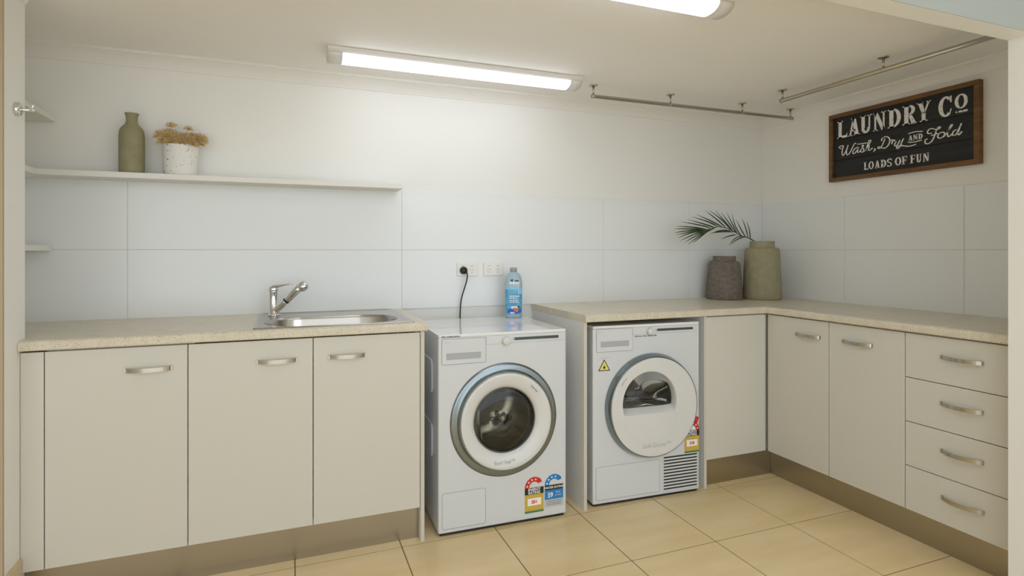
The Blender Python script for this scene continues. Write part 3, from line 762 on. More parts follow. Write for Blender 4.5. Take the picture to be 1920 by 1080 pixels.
# ------------------------------------------------------------------ outlets, plug, bottle
def outlet(x0, label):
    c = thing('power_outlet', (x0, -0.0085, 1.068), label, 'power outlet')
    b = mb('plate'); b.loops([[(x, 0, z) for x, z in rrect(0, 0.115, 0, 0.073, 0.004, 4)], [(x, -0.006, z) for x, z in rrect(0, 0.115, 0, 0.073, 0.004, 4)], [(x, -0.010, z) for x, z in rrect(0.003, 0.112, 0.003, 0.070, 0.004, 4)]], True, True)
    b.build('face_plate', c)
    for sx in (0.033, 0.082):
        b = mb('plate', True); b.lathe([(0.0075, -0.010), (0.007, -0.0125), (0.0, -0.0135)], (sx, 0, 0.058), 20, axis='y'); b.build('rocker_switch', c)
        b = mb('slots')
        for dx, a in ((-0.0075, 0.5), (0.0075, -0.5)):
            u = Vector((math.sin(a), 0, math.cos(a))); v = Vector((u.z, 0, -u.x)); p = Vector((sx + dx, -0.0104, 0.035))
            b.poly([p + u * 0.0042 + v * 0.0011, p + u * 0.0042 - v * 0.0011, p - u * 0.0042 - v * 0.0011, p - u * 0.0042 + v * 0.0011])
        b.poly([(sx - 0.0011, -0.0104, 0.016), (sx + 0.0011, -0.0104, 0.016), (sx + 0.0011, -0.0104, 0.025), (sx - 0.0011, -0.0104, 0.025)])
        b.build('socket_slots', c)
    return c
outlet(2.0205, 'white double power outlet with the black plug in it, left one above the washing machine')
outlet(2.1690, 'empty white double power outlet behind the blue bottle, right one above the washing machine')
c = thing('detergent_bottle', (2.304, -0.115, 0.8503), 'blue detergent bottle with grey cap standing on top of the washing machine', 'bottle', rz=-0.33)
def ell(rx, ry, z, n=40, p=2.6):
    out = []
    for i in range(n):
        a = 2 * PI * i / n; ca, sa = math.cos(a), math.sin(a)
        out.append((rx * math.copysign(abs(ca) ** (2 / p), ca), ry * math.copysign(abs(sa) ** (2 / p), sa), z))
    return out
BP = [(0.040, 0.026, 0.0), (0.0445, 0.029, 0.004), (0.0452, 0.030, 0.012), (0.0452, 0.030, 0.06), (0.0460, 0.030, 0.12), (0.0468, 0.030, 0.165), (0.0462, 0.0295, 0.185), (0.0435, 0.028, 0.205), (0.0375, 0.025, 0.222), (0.029, 0.021, 0.234), (0.019, 0.017, 0.241), (0.0155, 0.0155, 0.244), (0.0155, 0.0155, 0.250)]
b = mb('bottle', True); b.loops([ell(*p) for p in BP], True, True); b.build('body', c)
b = mb('bcap', True); b.lathe([(0.0185, 0.243), (0.0185, 0.262), (0.0175, 0.265), (0.0, 0.265)], n=28, mod=lambda a, z: 1 + 0.02 * math.cos(28 * a), cap0=True); b.build('cap', c)
def brad(z):
    for (a, b_, z0), (a2, b2, z1) in zip(BP, BP[1:]):
        if z0 <= z <= z1:
            t = (z - z0) / (z1 - z0); return a + (a2 - a) * t, b_ + (b2 - b_) * t
    return BP[-1][:2]
def onb(u, z, off=0.0006):                  # u in -1..1 across the front
    rx, ry = brad(z); a = -PI / 2 + u * 1.25; ca, sa = math.cos(a), math.sin(a); p = 2.6
    return ((rx + off) * math.copysign(abs(ca) ** (2 / p), ca), (ry + off) * math.copysign(abs(sa) ** (2 / p), sa), z)
def patch(b, u0, u1, z0, z1, off=0.0006, nu=12, nz=6, shape=None):
    L = []
    for j in range(nz + 1):
        z = z0 + (z1 - z0) * j / nz; k = shape(j / nz) if shape else 1.0
        um = (u0 + u1) / 2; uh = (u1 - u0) / 2 * k
        L.append([onb(um - uh + 2 * uh * i / nu, z, off) for i in range(nu + 1)])
    b.loops(L, closed=False)
b = mb('bl1', True); patch(b, -0.98, 0.98, 0.022, 0.150)
b.use(M['bl2']); patch(b, -0.98, 0.98, 0.150, 0.160); patch(b, 0.3, 0.95, 0.125, 0.150, 0.0009)
lab = b.build('label', c); part(lab, 'blue front label with orange and white artwork')
b = mb('lwhite', True)
for z, u0, u1, h in ((0.178, -0.34, 0.42, 0.012), (0.112, -0.35, 0.45, 0.006), (0.102, -0.35, 0.20, 0.005), (0.088, -0.35, 0.35, 0.005), (0.080, -0.35, 0.40, 0.003)):
    u = u0
    while u < u1:
        patch(b, u, u + 0.10, z, z + h, 0.0012, 2, 1); u += 0.14
    if z == 0.178: b.build('logo_print', lab); b = mb('lwhite', True)
b.build('label_print', lab)
b = mb('lblack', True)
patch(b, -0.20, -0.04, 0.194, 0.204, 0.0012, 2, 1); patch(b, 0.06, 0.38, 0.193, 0.199, 0.0012, 4, 1)
b.build('logo_marks', lab)
b = mb('lblack', True); patch(b, 0.28, 0.46, 0.054, 0.063, 0.0016, 3, 2)
b.use(M['bl3']); patch(b, -0.60, 0.75, 0.022, 0.052, 0.0010, 8, 5, shape=lambda t: math.sin(0.4 + t * 2.3))
b.use(M['lwhite']); patch(b, -0.22, 0.35, 0.048, 0.062, 0.0014, 4, 3, shape=lambda t: math.sin(0.5 + t * 2.2))
b.use(M['borange']); patch(b, -0.06, 0.42, 0.033, 0.054, 0.0018, 5, 4, shape=lambda t: 0.45 + 0.55 * t)
b.use(M['lwhite']); patch(b, -0.25, 0.02, 0.024, 0.031, 0.0019, 3, 2)
b.build('label_picture', lab)

# ------------------------------------------------------------------ shelves and what stands on them
ZS = 1.5315
tag(box('wall_shelf', 'shelf', XA + 0.001, 1.706, -0.150, -0.0055, ZS - 0.0235, ZS, bevel=0.0015), 'long white floating shelf on the back wall, above the sink', 'shelf')
b = mb('shelf'); b.box(XA + 0.001, 0.2435, -0.542, -0.151, ZS - 0.0235, ZS); tag(b.build('wall_shelf', bevel=0.0015), 'middle white side shelf at the far left, meeting the long shelf', 'shelf')
def side_shelf(z0, z1, xf, label):
    b = mb('shelf'); pts = [(XA + 0.001, -0.542), (xf, -0.542), (xf, -0.035)] + [(xf - 0.029 * (1 - math.cos(a)), -0.035 + 0.029 * math.sin(a)) for a in (0.3, 0.6, 0.9, 1.2, PI / 2)] + [(XA + 0.001, -0.006)]
    b.loops([[(x, y, z0) for x, y in pts], [(x, y, z1) for x, y in pts]], True, True)
    tag(b.build('wall_shelf', bevel=0.0012), label, 'shelf')
side_shelf(1.744, 1.766, 0.2640, 'topmost white side shelf at the far left, behind the chrome hook')
side_shelf(1.2050, 1.2270, 0.2540, 'lowest white side shelf at the far left, in front of the wall tiles')

c = thing('bottle_vase', (0.5515, -0.078, ZS), 'tall sage green bottle-shaped vase with flared lip on the long shelf', 'vase')
b = mb('sage2', True)
b.lathe([(0.0, 0.0), (0.044, 0.0), (0.0465, 0.004), (0.0475, 0.020), (0.0475, 0.160), (0.0465, 0.178), (0.0425, 0.192), (0.0345, 0.203), (0.0265, 0.211), (0.0225, 0.219), (0.0210, 0.228), (0.0215, 0.243), (0.0245, 0.254), (0.0275, 0.259), (0.0265, 0.260), (0.0215, 0.252), (0.0180, 0.240), (0.018, 0.19), (0.0, 0.17)], n=96,
        mod=lambda a, z: 1 + (0.008 * math.cos(30 * a) if 0.02 < z < 0.165 else 0))
b.build('body', c)

c = thing('flower_pot', (0.736, -0.079, ZS), 'white speckled terrazzo pot holding dried flowers on the long shelf', 'pot')
b = mb('terrazzo', True)
b.lathe([(0.0, 0.0), (0.060, 0.0), (0.063, 0.003), (0.0655, 0.02), (0.0695, 0.130), (0.0690, 0.1325), (0.0655, 0.1325), (0.0645, 0.130), (0.062, 0.06), (0.0, 0.055)], n=64)
b.build('pot_wall', c)

def puff(b, c0, r, up, n, seed=0):
    """fan-shaped dried tuft: fine spikes spreading from one point, a second tier of seeds at their ends"""
    rnd = random.Random(seed); up = Vector(up).normalized()
    ax = up.cross(Vector((0.3, 1, 0.2))).normalized(); ay = up.cross(ax)
    c0 = Vector(c0) - up * r * 0.55
    def spike(p, q, ln, w):
        s1 = q.cross(Vector((rnd.uniform(-1, 1), rnd.uniform(-1, 1), rnd.uniform(-1, 1)))).normalized(); s2 = q.cross(s1)
        mid = p + q * ln * 0.7; tip = p + q * ln
        k = b.add([p + s1 * w * .4, p - s1 * w * .2 + s2 * w * .35, p - s1 * w * .2 - s2 * w * .35, mid + s1 * w, mid - s1 * w * .5 + s2 * w * .85, mid - s1 * w * .5 - s2 * w * .85, tip])
        for f in ((0, 1, 4, 3), (1, 2, 5, 4), (2, 0, 3, 5), (3, 4, 6), (4, 5, 6), (5, 3, 6)): b.face([k + j for j in f])
    for i in range(n):
        th = math.acos(1 - rnd.random() * 0.92); ph = rnd.random() * 2 * PI
        q = (up * math.cos(th) + (ax * math.cos(ph) + ay * math.sin(ph)) * math.sin(th)).normalized()
        ln = r * rnd.uniform(1.0, 1.35) * (1 - 0.18 * math.cos(th) ** 4)
        spike(c0, q, ln, r * 0.028)
        if i % 2 == 0:
            for _ in range(3):
                q2 = (q + Vector((rnd.uniform(-1, 1), rnd.uniform(-1, 1), rnd.uniform(-.4, 1))) * 0.6).normalized()
                spike(c0 + q * ln * 0.72, q2, r * 0.35, r * 0.022)
heads = [(-0.040, 0.010, 0.243, 0.021, 1), (0.030, 0.004, 0.231, 0.019, 1),
         (-0.076, -0.005, 0.199, 0.028, 0), (-0.060, 0.030, 0.210, 0.026, 0), (-0.052, -0.035, 0.190, 0.028, 0), (-0.030, 0.000, 0.200, 0.028, 0), (-0.066, -0.020, 0.168, 0.026, 0),
         (-0.012, -0.038, 0.184, 0.028, 0), (-0.008, 0.030, 0.196, 0.026, 0), (0.014, -0.008, 0.192, 0.028, 0), (0.036, -0.038, 0.182, 0.027, 0),
         (0.040, 0.018, 0.196, 0.027, 0), (0.060, -0.012, 0.192, 0.027, 0), (0.084, 0.012, 0.196, 0.024, 0), (0.088, -0.022, 0.184, 0.026, 0),
         (-0.034, -0.052, 0.164, 0.024, 0), (0.010, -0.056, 0.162, 0.024, 0), (0.056, -0.046, 0.160, 0.024, 0), (0.074, -0.004, 0.170, 0.022, 0), (-0.066, 0.020, 0.180, 0.024, 0)]
for i, (x, y, z, r, top) in enumerate(heads):
    base = Vector((0.736 + x * 0.25, -0.079 + y * 0.25, ZS + 0.062)); hp = Vector((0.736 + x, max(-0.150, min(-0.026, -0.079 + y)), ZS + z - 0.014))
    if i == 0: lab = 'dried tan flower rising highest, upper left of the terrazzo pot bunch'
    elif i == 1: lab = 'dried tan flower on its own stem above the right half of the terrazzo pot'
    else: lab = 'dried tan flower packed in the dense bunch at the rim of the terrazzo pot'
    c = thing('dried_flower', base, lab, 'dried flower', None if top else 'dried flowers packed in the terrazzo pot')
    b = mb('drystem', True); m_ = (base + hp) / 2 + Vector((-x * 0.12, -y * .1, 0.01))
    b.tube([(0, 0, 0), m_ - base, hp - base], 0.0012, 6); b.build('stem', c)
    b = mb('dry'); up = (hp - base).normalized(); up = Vector((up.x * 0.9, up.y * 0.9, up.z))
    puff(b, hp - base, r * (1.0 if i < 2 else 1.12), up, 120, seed=i); b.build('flower_head', c)

# ------------------------------------------------------------------ vases and palm on the corner worktop
def ribbed(mname, prof, n_r=44, z1=0.25, amp=0.012):
    b = mb(mname, True)
    b.lathe(prof, n=n_r * 6, mod=lambda a, z: 1 + (amp * (abs(math.cos(n_r * a / 2)) - 0.5) if 0.008 < z < z1 else 0))
    return b
c = thing('ribbed_vase', (3.700, -0.140, ZT), 'short taupe grey ribbed vase on the corner worktop, left of the tall green one', 'vase')
ribbed('taupe', [(0.0, 0.0), (0.100, 0.0), (0.104, 0.004), (0.1055, 0.012), (0.1045, 0.040), (0.098, 0.130), (0.0915, 0.205), (0.0890, 0.221), (0.083, 0.229), (0.0690, 0.2335), (0.0655, 0.2345), (0.0650, 0.240), (0.0665, 0.262), (0.0655, 0.264), (0.0615, 0.264), (0.061, 0.25), (0.060, 0.20), (0.0, 0.19)], 52, 0.224).build('body', c)
c = thing('ribbed_vase', (3.922, -0.218, ZT), 'tall sage green ribbed vase holding the palm frond in the worktop corner', 'vase')
ribbed('sage', [(0.0, 0.0), (0.104, 0.0), (0.108, 0.004), (0.1095, 0.012), (0.1090, 0.040), (0.1045, 0.160), (0.0985, 0.290), (0.0970, 0.304), (0.0925, 0.312), (0.0760, 0.3165), (0.0710, 0.318), (0.0695, 0.322), (0.0705, 0.353), (0.0690, 0.356), (0.0645, 0.356), (0.064, 0.34), (0.062, 0.28), (0.0, 0.27)], 52, 0.306).build('body', c)

# palm frond
RACH = [(3.905,-0.216,1.19),(3.863,-0.215,1.264),(3.842,-0.215,1.2735),(3.8106,-0.215,1.286),(3.7565,-0.215,1.2961),(3.7106,-0.215,1.3195),(3.6538,-0.215,1.3396),(3.5865,-0.215,1.3489),(3.5312,-0.215,1.3408),(3.4874,-0.215,1.3314)]
LEAF = [[(3.834,-0.215,1.2696),(3.8605,-0.1812,1.3316),(3.8764,-0.14,1.3922)],[(3.8164,-0.215,1.2846),(3.829,-0.1812,1.3495),(3.8386,-0.14,1.41)],[(3.7951,-0.215,1.2904),(3.7899,-0.1812,1.3428),(3.7933,-0.14,1.3998)],[(3.7642,-0.215,1.2961),(3.7511,-0.1812,1.3544),(3.762,-0.14,1.4344)],[(3.7335,-0.215,1.3048),(3.728,-0.1812,1.3661),(3.7173,-0.14,1.4441)],[(3.7182,-0.215,1.3166),(3.6973,-0.1812,1.3776),(3.675,-0.14,1.4415)],[(3.6954,-0.215,1.3253),(3.6744,-0.1812,1.3772),(3.6273,-0.14,1.4554)],[(3.6764,-0.215,1.334),(3.6441,-0.1812,1.3916),(3.5801,-0.14,1.4542)],[(3.6425,-0.215,1.3424),(3.6065,-0.1812,1.3939),(3.5464,-0.14,1.4518)],[(3.6126,-0.215,1.3479),(3.5617,-0.1812,1.3841),(3.4834,-0.14,1.4249)],[(3.5828,-0.215,1.3489),(3.5321,-0.1812,1.3806),(3.4504,-0.14,1.4093)],[(3.5533,-0.215,1.344),(3.5063,-0.1812,1.3653),(3.4194,-0.14,1.3924)],[(3.5239,-0.215,1.3407),(3.4698,-0.1812,1.3588),(3.3724,-0.14,1.3782)],[(3.4947,-0.215,1.3329),(3.4154,-0.1812,1.3448),(3.3384,-0.14,1.3497)],[(3.4911,-0.215,1.3314),(3.3407,-0.2487,1.331),(3.2041,-0.29,1.3275)],[(3.4874,-0.215,1.3299),(3.3303,-0.2487,1.3195),(3.2074,-0.29,1.304)],[(3.4874,-0.215,1.3285),(3.3582,-0.2487,1.3141),(3.2175,-0.29,1.2931)],[(3.4911,-0.215,1.3285),(3.3512,-0.2487,1.3055),(3.231,-0.29,1.2766)],[(3.4947,-0.215,1.3286),(3.3723,-0.2487,1.2972),(3.2412,-0.29,1.2586)],[(3.502,-0.215,1.3301),(3.3934,-0.2487,1.2917),(3.2752,-0.29,1.2519)],[(3.5093,-0.215,1.3317),(3.4076,-0.2487,1.2861),(3.2992,-0.29,1.2394)],[(3.5166,-0.215,1.3332),(3.4289,-0.2487,1.2892),(3.3336,-0.29,1.248)],[(3.5312,-0.215,1.3364),(3.4504,-0.2487,1.3009),(3.344,-0.29,1.2536)],[(3.568,-0.215,1.3442),(3.4935,-0.2487,1.3244),(3.4139,-0.29,1.2993)],[(3.7106,-0.215,1.318),(3.5737,-0.2487,1.3167),(3.4528,-0.29,1.3026)],[(3.6802,-0.215,1.3251),(3.5737,-0.2487,1.324),(3.4706,-0.29,1.3056)],[(3.7258,-0.215,1.3017),(3.6329,-0.2487,1.2911),(3.5353,-0.29,1.2705)],[(3.768,-0.215,1.2902),(3.6853,-0.2487,1.2798),(3.5899,-0.29,1.2319)],[(3.7873,-0.215,1.2873),(3.6966,-0.2487,1.271),(3.6045,-0.29,1.2378)]]
c = thing('palm_frond', RACH[0], 'dark green palm frond arching left out of the tall sage green vase', 'palm frond')
R0 = Vector(RACH[0])
b = mb('leaf', True); b.tube([Vector(p) - R0 for p in RACH], 0.003, 8, radii=[0.0034, 0.0034, 0.0033, 0.0032, 0.0030, 0.0027, 0.0024, 0.0020, 0.0016, 0.0010][:len(RACH)]); b.build('stem', c)
b = mb('leaf')
for p0, p1, p2 in LEAF:
    p0, p1, p2 = Vector(p0) - R0, Vector(p1) - R0, Vector(p2) - R0
    n = 10; L = []
    for i in range(n + 1):
        t = i / n
        # quadratic through the three points
        q = p0 * (2 * (t - 0.5) * (t - 1)) + p1 * (-4 * t * (t - 1)) + p2 * (2 * t * (t - 0.5))
        dq = (p0 * (4 * t - 3) + p1 * (-8 * t + 4) + p2 * (4 * t - 1)).normalized()
        sd = dq.cross(Vector((0.25, 1.0, 0.1))).normalized(); up = sd.cross(dq)
        w = 0.0038 * min(1.0, 0.35 + 3.2 * t) * (1 - t ** 3) + 0.0003
        L.append([q + sd * w + up * w * 0.7, q, q - sd * w + up * w * 0.7, q - sd * w * .1 - up * 0.0006])
    b.loops(L, True, True)
b.build('leaflets', c)

# ------------------------------------------------------------------ the sign
SX = XR - 0.030; SY = -0.5083; SZ = 1.602; SW = 0.7410; SH = 0.384
c = thing('wall_sign', (XR - 0.0005, SY, SZ), 'black laundry sign with white lettering and brown wooden frame on the right wall', 'sign')
# local: s runs to the right along the sign (towards -y), z up, off = distance from the wall
def sg(s, z, off): return (-off, -s, z)
FW = 0.0225
b = mb('wood')
for x0, x1, z0, z1 in ((0, SW, SH - FW, SH), (0, SW, 0, FW), (0, FW, FW, SH - FW), (SW - FW, SW, FW, SH - FW)):
    b.box(-0.0300, 0.0, -x1, -x0, z0, z1)
b.build('frame', c, bevel=0.0012)
b = mb('blackboard')
for z0, z1 in ((0.020, 0.1185), (0.1200, 0.2370), (0.2385, 0.364)):
    b.box(-0.0175, -0.003, -(SW - FW + .001), -(FW - .001), z0, z1)
part(b.build('plank_panel', c, bevel=0.0012), 'black panel of three horizontal planks')

def glyph(ch):
    """heavy serif capitals in a unit box: list of ('p', polygon) and ('r', cx, cy, rx, ry, thickness x, thickness y, a0, a1)"""
    P = lambda *q: ('p', [tuple(k) for k in q]); R = lambda *q: ('r',) + q
    rect = lambda x0, z0, x1, z1: P((x0, z0), (x1, z0), (x1, z1), (x0, z1))
    G = {
        'L': [rect(.12, 0, .45, 1), rect(0, .93, .57, 1), rect(0, 0, .98, .07), P((.45, .07), (.98, .07), (1, .27), (.86, .13), (.45, .13))],
        'A': [P((.10, 0), (.24, 0), (.55, 1), (.40, 1)), P((.56, 0), (.92, 0), (.66, 1), (.36, 1)), rect(.28, .26, .66, .35), rect(0, 0, .36, .06), rect(.50, 0, 1, .06), rect(.28, .95, .66, 1)],
        'U': [rect(.10, .30, .40, 1), rect(.72, .30, .86, 1), rect(0, .94, .50, 1), rect(.60, .94, 1, 1), R(.48, .32, .38, .32, .25, .13, PI, 2 * PI)],
        'N': [rect(.10, 0, .24, 1), rect(.76, 0, .90, 1), P((.06, 1), (.36, 1), (.94, 0), (.66, 0)), rect(0, .94, .34, 1), rect(0, 0, .36, .06), rect(.62, .94, 1, 1)],
        'D': [rect(.12, 0, .44, 1), rect(0, .93, .5, 1), rect(0, 0, .5, .07), R(.40, .5, .60, .5, .30, .09, -PI / 2, PI / 2)],
        'R': [rect(.12, 0, .42, 1), rect(0, .93, .5, 1), rect(0, 0, .50, .07), R(.40, .73, .48, .27, .26, .08, -PI / 2, PI / 2), P((.40, .50), (.62, .50), (.96, .03), (.62, .03)), rect(.58, 0, 1, .06)],
        'Y': [P((.06, 1), (.40, 1), (.62, .42), (.38, .42)), P((.80, 1), (.94, 1), (.62, .42), (.50, .42)), rect(.36, 0, .64, .46), rect(0, .94, .46, 1), rect(.70, .94, 1, 1), rect(.24, 0, .76, .06)],
        'C': [R(.5, .5, .5, .5, .30, .10, math.radians(48), math.radians(312)), P((.80, .98), (.90, .98), (.90, .66), (.82, .66), (.72, .84)), P((.80, .14), (.92, .36), (.84, .36), (.74, .16))],
        'O': [R(.5, .5, .5, .5, .28, .09, 0, 2 * PI)],
        'F': [rect(.15, 0, .48, 1), rect(0, 0, .62, .07), rect(0, .92, 1, 1), P((.90, .92), (1, .92), (1, .72), (.92, .74)), rect(.48, .47, .80, .55), rect(.74, .38, .82, .64)],
        'S': [R(.5, .74, .44, .26, .26, .09, math.radians(20), math.radians(270)), R(.5, .26, .46, .26, .26, .09, math.radians(-160), math.radians(90)), P((.80, .98), (.90, .98), (.90, .68), (.84, .70)), P((.08, .02), (.16, .02), (.12, .32), (.06, .32))],
    }
    return G[ch]
def put(b, ch, s0, s1, z0, z1, off=0.0185):
    m = lambda x, z: sg(s0 + (s1 - s0) * x, z0 + (z1 - z0) * z, off)
    for g_ in glyph(ch):
        if g_[0] == 'p': b.poly([m(*q) for q in g_[1]])
        else:
            _, cx, cy, rx, ry, tx, ty, a0, a1 = g_; n = 28; A = [a0 + (a1 - a0) * i / n for i in range(n + 1)]
            b.loops([[m(cx + rx * math.cos(a), cy + ry * math.sin(a)) for a in A], [m(cx + (rx - tx) * math.cos(a), cy + (ry - ty) * math.sin(a)) for a in A]], closed=False)
b = mb('chalk')
for ch, s0, s1 in (('L', .0440, .1045), ('A', .1085, .1765), ('U', .1790, .2430), ('N', .2500, .3175), ('D', .3270, .3930), ('R', .4010, .4700), ('Y', .4680, .5335), ('C', .5670, .6300)):
    put(b, ch, s0, s1, 0.2440, 0.3420)
put(b, 'O', .6360, .6900, .2690, .3375)
b.box(-0.0186, -0.0180, -.6890, -.6530, .2510, .2600); b.box(-0.0186, -0.0180, -.6470, -.6400, .2520, .2590)
b.build('headline_lettering', c)
b = mb('chalk')
for ch, s0, s1 in zip('LOADSOFFUN', (.1988, .2252, .2580, .2895, .3215, .3629, .3965, .4373, .4665, .4975), (.2235, .2535, .2865, .3190, .3495, .3950, .4233, .4620, .4918, .5261)):
    put(b, ch, s0, s1, 0.0440, 0.0860)
b.build('tagline_lettering', c)
b = mb('chalk')
for ch, s0, s1 in zip('AND', (.4290, .4520, .4755), (.4500, .4735, .4965)): put(b, ch, s0, s1, 0.1595, 0.1870)
b.build('and_lettering', c)
SCRIPT = [[(0.068,0.1839),(0.0567,0.1918),(0.0617,0.1988),(0.0805,0.1975),(0.0743,0.175),(0.0734,0.1535),(0.0805,0.1445),(0.097,0.1672),(0.1092,0.1981)],[(0.1092,0.1981),(0.0998,0.1667),(0.1011,0.1478),(0.1092,0.1437),(0.1234,0.1588),(0.1455,0.1974),(0.1562,0.1973)],[(0.1672,0.175),(0.1534,0.1729),(0.1395,0.1599),(0.1375,0.1468),(0.1455,0.1435),(0.1593,0.1565),(0.1704,0.1756),(0.1641,0.1557),(0.1664,0.1458),(0.1751,0.15)],[(0.1633,0.1922),(0.1906,0.191),(0.2175,0.1898)],[(0.1751,0.15),(0.1906,0.1663),(0.1964,0.1767),(0.1926,0.1819),(0.1899,0.1722),(0.1991,0.1573),(0.1945,0.1448),(0.1829,0.1457),(0.1821,0.1526)],[(0.1991,0.1459),(0.2118,0.1551),(0.2364,0.1938),(0.2334,0.2015),(0.2251,0.1941),(0.2099,0.1479)],[(0.2126,0.1606),(0.2244,0.1736),(0.2297,0.1689),(0.2251,0.1528),(0.2308,0.1462),(0.2477,0.1582)],[(0.2551,0.152),(0.2618,0.1464),(0.2514,0.1371)],[(0.3128,0.1942),(0.3035,0.1722),(0.2937,0.1556),(0.2846,0.148),(0.2755,0.1515),(0.2802,0.1573),(0.2955,0.1498),(0.3135,0.1448),(0.3314,0.1598),(0.3377,0.1822),(0.3285,0.1995),(0.3118,0.2042),(0.2963,0.1955),(0.2963,0.1852)],[(0.3419,0.1788),(0.3518,0.1806),(0.3469,0.1599)],[(0.3476,0.1623),(0.3545,0.1765),(0.3612,0.1777),(0.3636,0.1719)],[(0.3715,0.1697),(0.3622,0.156),(0.3646,0.1473),(0.375,0.149),(0.3887,0.1725)],[(0.4067,0.1797),(0.3887,0.1423),(0.3801,0.1313),(0.3726,0.1351),(0.375,0.1418),(0.3938,0.142),(0.4207,0.1365)],[(0.3948,0.1465),(0.415,0.1365),(0.4416,0.1335),(0.4661,0.1371)],[(0.4283,0.1967),(0.4612,0.2005),(0.4965,0.1958)],[(0.4283,0.1528),(0.4612,0.1498),(0.4933,0.1535)],[(0.5387,0.1787),(0.5248,0.1781),(0.5185,0.1862),(0.5248,0.1985),(0.5402,0.2004),(0.5555,0.1921),(0.5692,0.1926),(0.5761,0.1986),(0.5692,0.2017),(0.5601,0.1912),(0.5464,0.1535),(0.5341,0.1356),(0.5185,0.1299),(0.5076,0.1371),(0.5091,0.1505),(0.5192,0.1537)],[(0.5341,0.1668),(0.5555,0.1693),(0.5622,0.174)],[(0.5812,0.1735),(0.5692,0.1692),(0.564,0.1568),(0.5707,0.1472),(0.5856,0.1499),(0.5946,0.1625),(0.5892,0.1725),(0.5812,0.1735)],[(0.5886,0.1504),(0.6034,0.1657),(0.621,0.1901),(0.6273,0.1995),(0.621,0.1999),(0.6093,0.1744),(0.6064,0.1552),(0.6122,0.1474),(0.6253,0.1563)],[(0.6454,0.1735),(0.6331,0.1695),(0.6268,0.1544),(0.632,0.1485),(0.644,0.1542),(0.6644,0.1993)],[(0.6644,0.1993),(0.6526,0.1655),(0.6503,0.153),(0.6548,0.1472),(0.6667,0.161)]]
def smooth_path(P):
    out = []
    for i in range(len(P) - 1):
        p = [Vector(P[max(0, min(len(P) - 1, i + k))]) for k in (-1, 0, 1, 2)]
        for j in range(5):
            t = j / 5
            out.append(0.5 * ((2 * p[1]) + (p[2] - p[0]) * t + (2 * p[0] - 5 * p[1] + 4 * p[2] - p[3]) * t * t + (-p[0] + 3 * p[1] - 3 * p[2] + p[3]) * t ** 3))
    out.append(Vector(P[-1])); return out
b = mb('chalk')
for k, path in enumerate(SCRIPT):
    q = smooth_path(path); w0 = 0.0027
    A_, B_ = [], []
    for i, p in enumerate(q):
        d = (q[min(i + 1, len(q) - 1)] - q[max(i - 1, 0)])
        if d.length < 1e-6: d = Vector((1, 0))
        d.normalize(); nrm = Vector((-d.y, d.x))
        w = w0 * (1.15 if abs(d.y) > 0.6 else 0.85)
        A_.append(sg(p.x + nrm.x * w, p.y + nrm.y * w, 0.0186 + k * 0.00001)); B_.append(sg(p.x - nrm.x * w, p.y - nrm.y * w, 0.0186 + k * 0.00001))
    b.loops([A_, B_], closed=False)
b.build('script_lettering', c)

# ------------------------------------------------------------------ hanging rails
def bracket(parent, x, y, zp):
    """ceiling flange, stem and ring; parent at ceiling level (local z 0)"""
    b = mb('railm', True); b.lathe([(0.0, -0.0045), (0.020, -0.0045), (0.0225, -0.003), (0.0225, -0.0002)], (x, y, 0), 28)
    f = None
    s_ = mb('railm', True); s_.tube([(x, y, -0.004), (x, y, zp + 0.009)], 0.0048, 14, radii=[0.0065, 0.0042])
    s_.lathe([(0.0115, 0.006), (0.0125, 0.0), (0.0115, -0.006)], (x, y, zp), 18)
    st_ = s_.build('bracket', parent); b.build('flange', st_)
Z_P = -0.057
c = thing('hanging_rail', (2.680, -0.302, ZC), 'metal hanging rail on the ceiling parallel to the back wall, right of the tube light', 'rail')
b = mb('railm', True); b.tube([(-0.010, 0, Z_P), (-0.004, 0, Z_P), (1.386, 0, Z_P), (1.394, 0, Z_P)], 0.0098, 24, radii=[0.0115, 0.0098, 0.0098, 0.0115]); b.build('pipe', c)
for x in (0.0, 0.490, 1.002, 1.380): bracket(c, x, 0, Z_P)
c = thing('hanging_rail', (3.666, -0.585, ZC), 'metal hanging rail on the ceiling running beside the right wall, above the sign', 'rail')
b = mb('railm', True); b.tube([(0.012, 0.010, Z_P), (0.012, 0.004, Z_P), (0.012, -1.062, Z_P)], 0.0105, 24, radii=[0.0125, 0.0105, 0.0105]); b.build('pipe', c)
for y in (0.0, -0.536, -1.050): bracket(c, 0.012, y, Z_P)

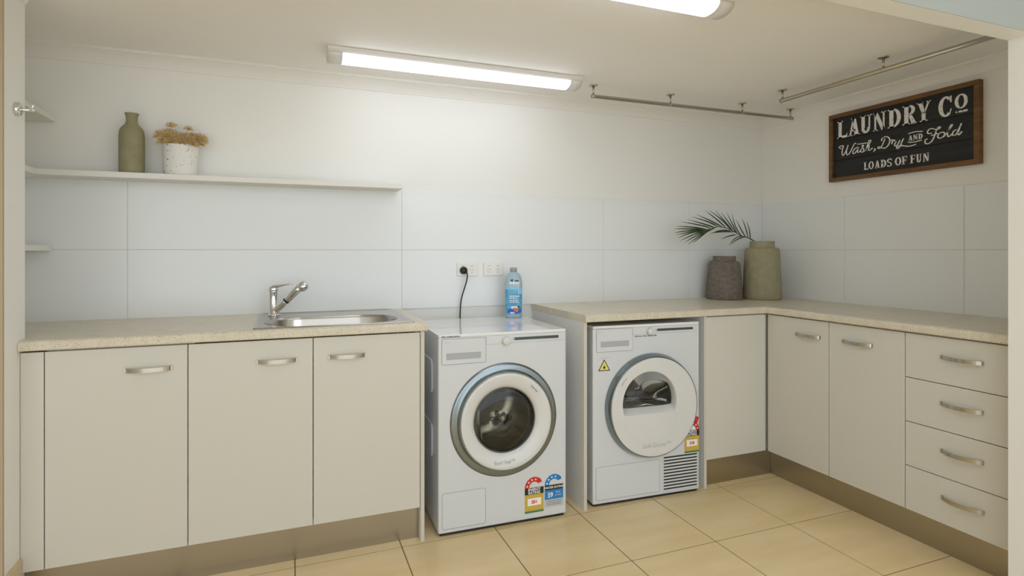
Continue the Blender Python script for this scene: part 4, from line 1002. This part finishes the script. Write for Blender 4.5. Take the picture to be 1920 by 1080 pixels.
# coat hook on the return wall
c = thing('robe_hook', (XL + 0.0005, -0.607, 1.664), 'small chrome hook with upright peg on the white return wall at far left', 'hook')
b = mb('chrome', True); b.lathe([(0.0, 0.0), (0.0215, 0.0), (0.0225, 0.002), (0.0215, 0.009), (0.018, 0.012), (0.0, 0.013)], n=32, axis='x'); b.build('wall_flange', c)
b = mb('chrome', True); b.tube([(0.011, 0, 0), (0.02, 0, 0), (0.045, 0, 0.0005), (0.049, 0, 0.0005)], 0.006, 18, radii=[0.0085, 0.0060, 0.0058, 0.0068]); b.build('arm', c)
b = mb('chrome', True); b.tube([(0.043, 0, 0.003), (0.0435, 0, 0.016), (0.0435, 0, 0.021)], 0.0028, 12, radii=[0.0028, 0.0028, 0.0024]); b.build('peg', c)

# ------------------------------------------------------------------ tube lights
def batten(x0, x1, yc, label, w=0.128, zc=ZC, glow='lampglow'):
    c = thing('ceiling_light', (x0, yc, zc - 0.0005), label, 'light')
    L = x1 - x0; h = w / 2
    pr = [(-h, 0), (-h, -0.012), (-h + 0.010, -0.020), (-0.045, -0.026), (0.045, -0.026), (h - 0.010, -0.020), (h, -0.012), (h, 0)]
    b = mb('lampbody'); b.loops([[(x, y, z) for y, z in pr] for x in (0.0, L)], True, True); b.build('housing', c, bevel=0.002)
    pr2 = [(-0.050, -0.0225)] + [(0.050 * math.cos(a), -0.0262 - 0.026 * math.sin(a)) for a in [PI - PI * k / 14 for k in range(15)]] + [(0.050, -0.0225)]
    e = 0.062
    b = mb(glow, True); b.loops([[(x, y, z) for y, z in pr2] for x in (e, L - e)], True, True); part(b.build('diffuser', c), 'lit white diffuser')
    for a_, b_ in ((0.001, e - 0.0005), (L - e + 0.0005, L - 0.001)):
        pr3 = [(-0.054, -0.0225)] + [(0.054 * math.cos(a), -0.0262 - 0.027 * math.sin(a)) for a in [PI - PI * k / 14 for k in range(15)]] + [(0.054, -0.0225)]
        b = mb('lampbody', True); b.loops([[(x, y, z) for y, z in pr3] for x in (a_, b_)], True, True); b.build('end_cap', c)
batten(1.336, 2.556, -0.350, 'lit tube light on the ceiling near the back wall, above the washing machine')
batten(1.385, 2.605, -1.300, 'lit tube light cut off by the top of the picture, nearer the viewer')
batten(1.75, 2.97, -3.7, 'added unseen tube light on the higher ceiling of the outer room, before the bulkhead', zc=2.45, glow='lampglow_added')  # unseen fill lamp, added to brighten the right side
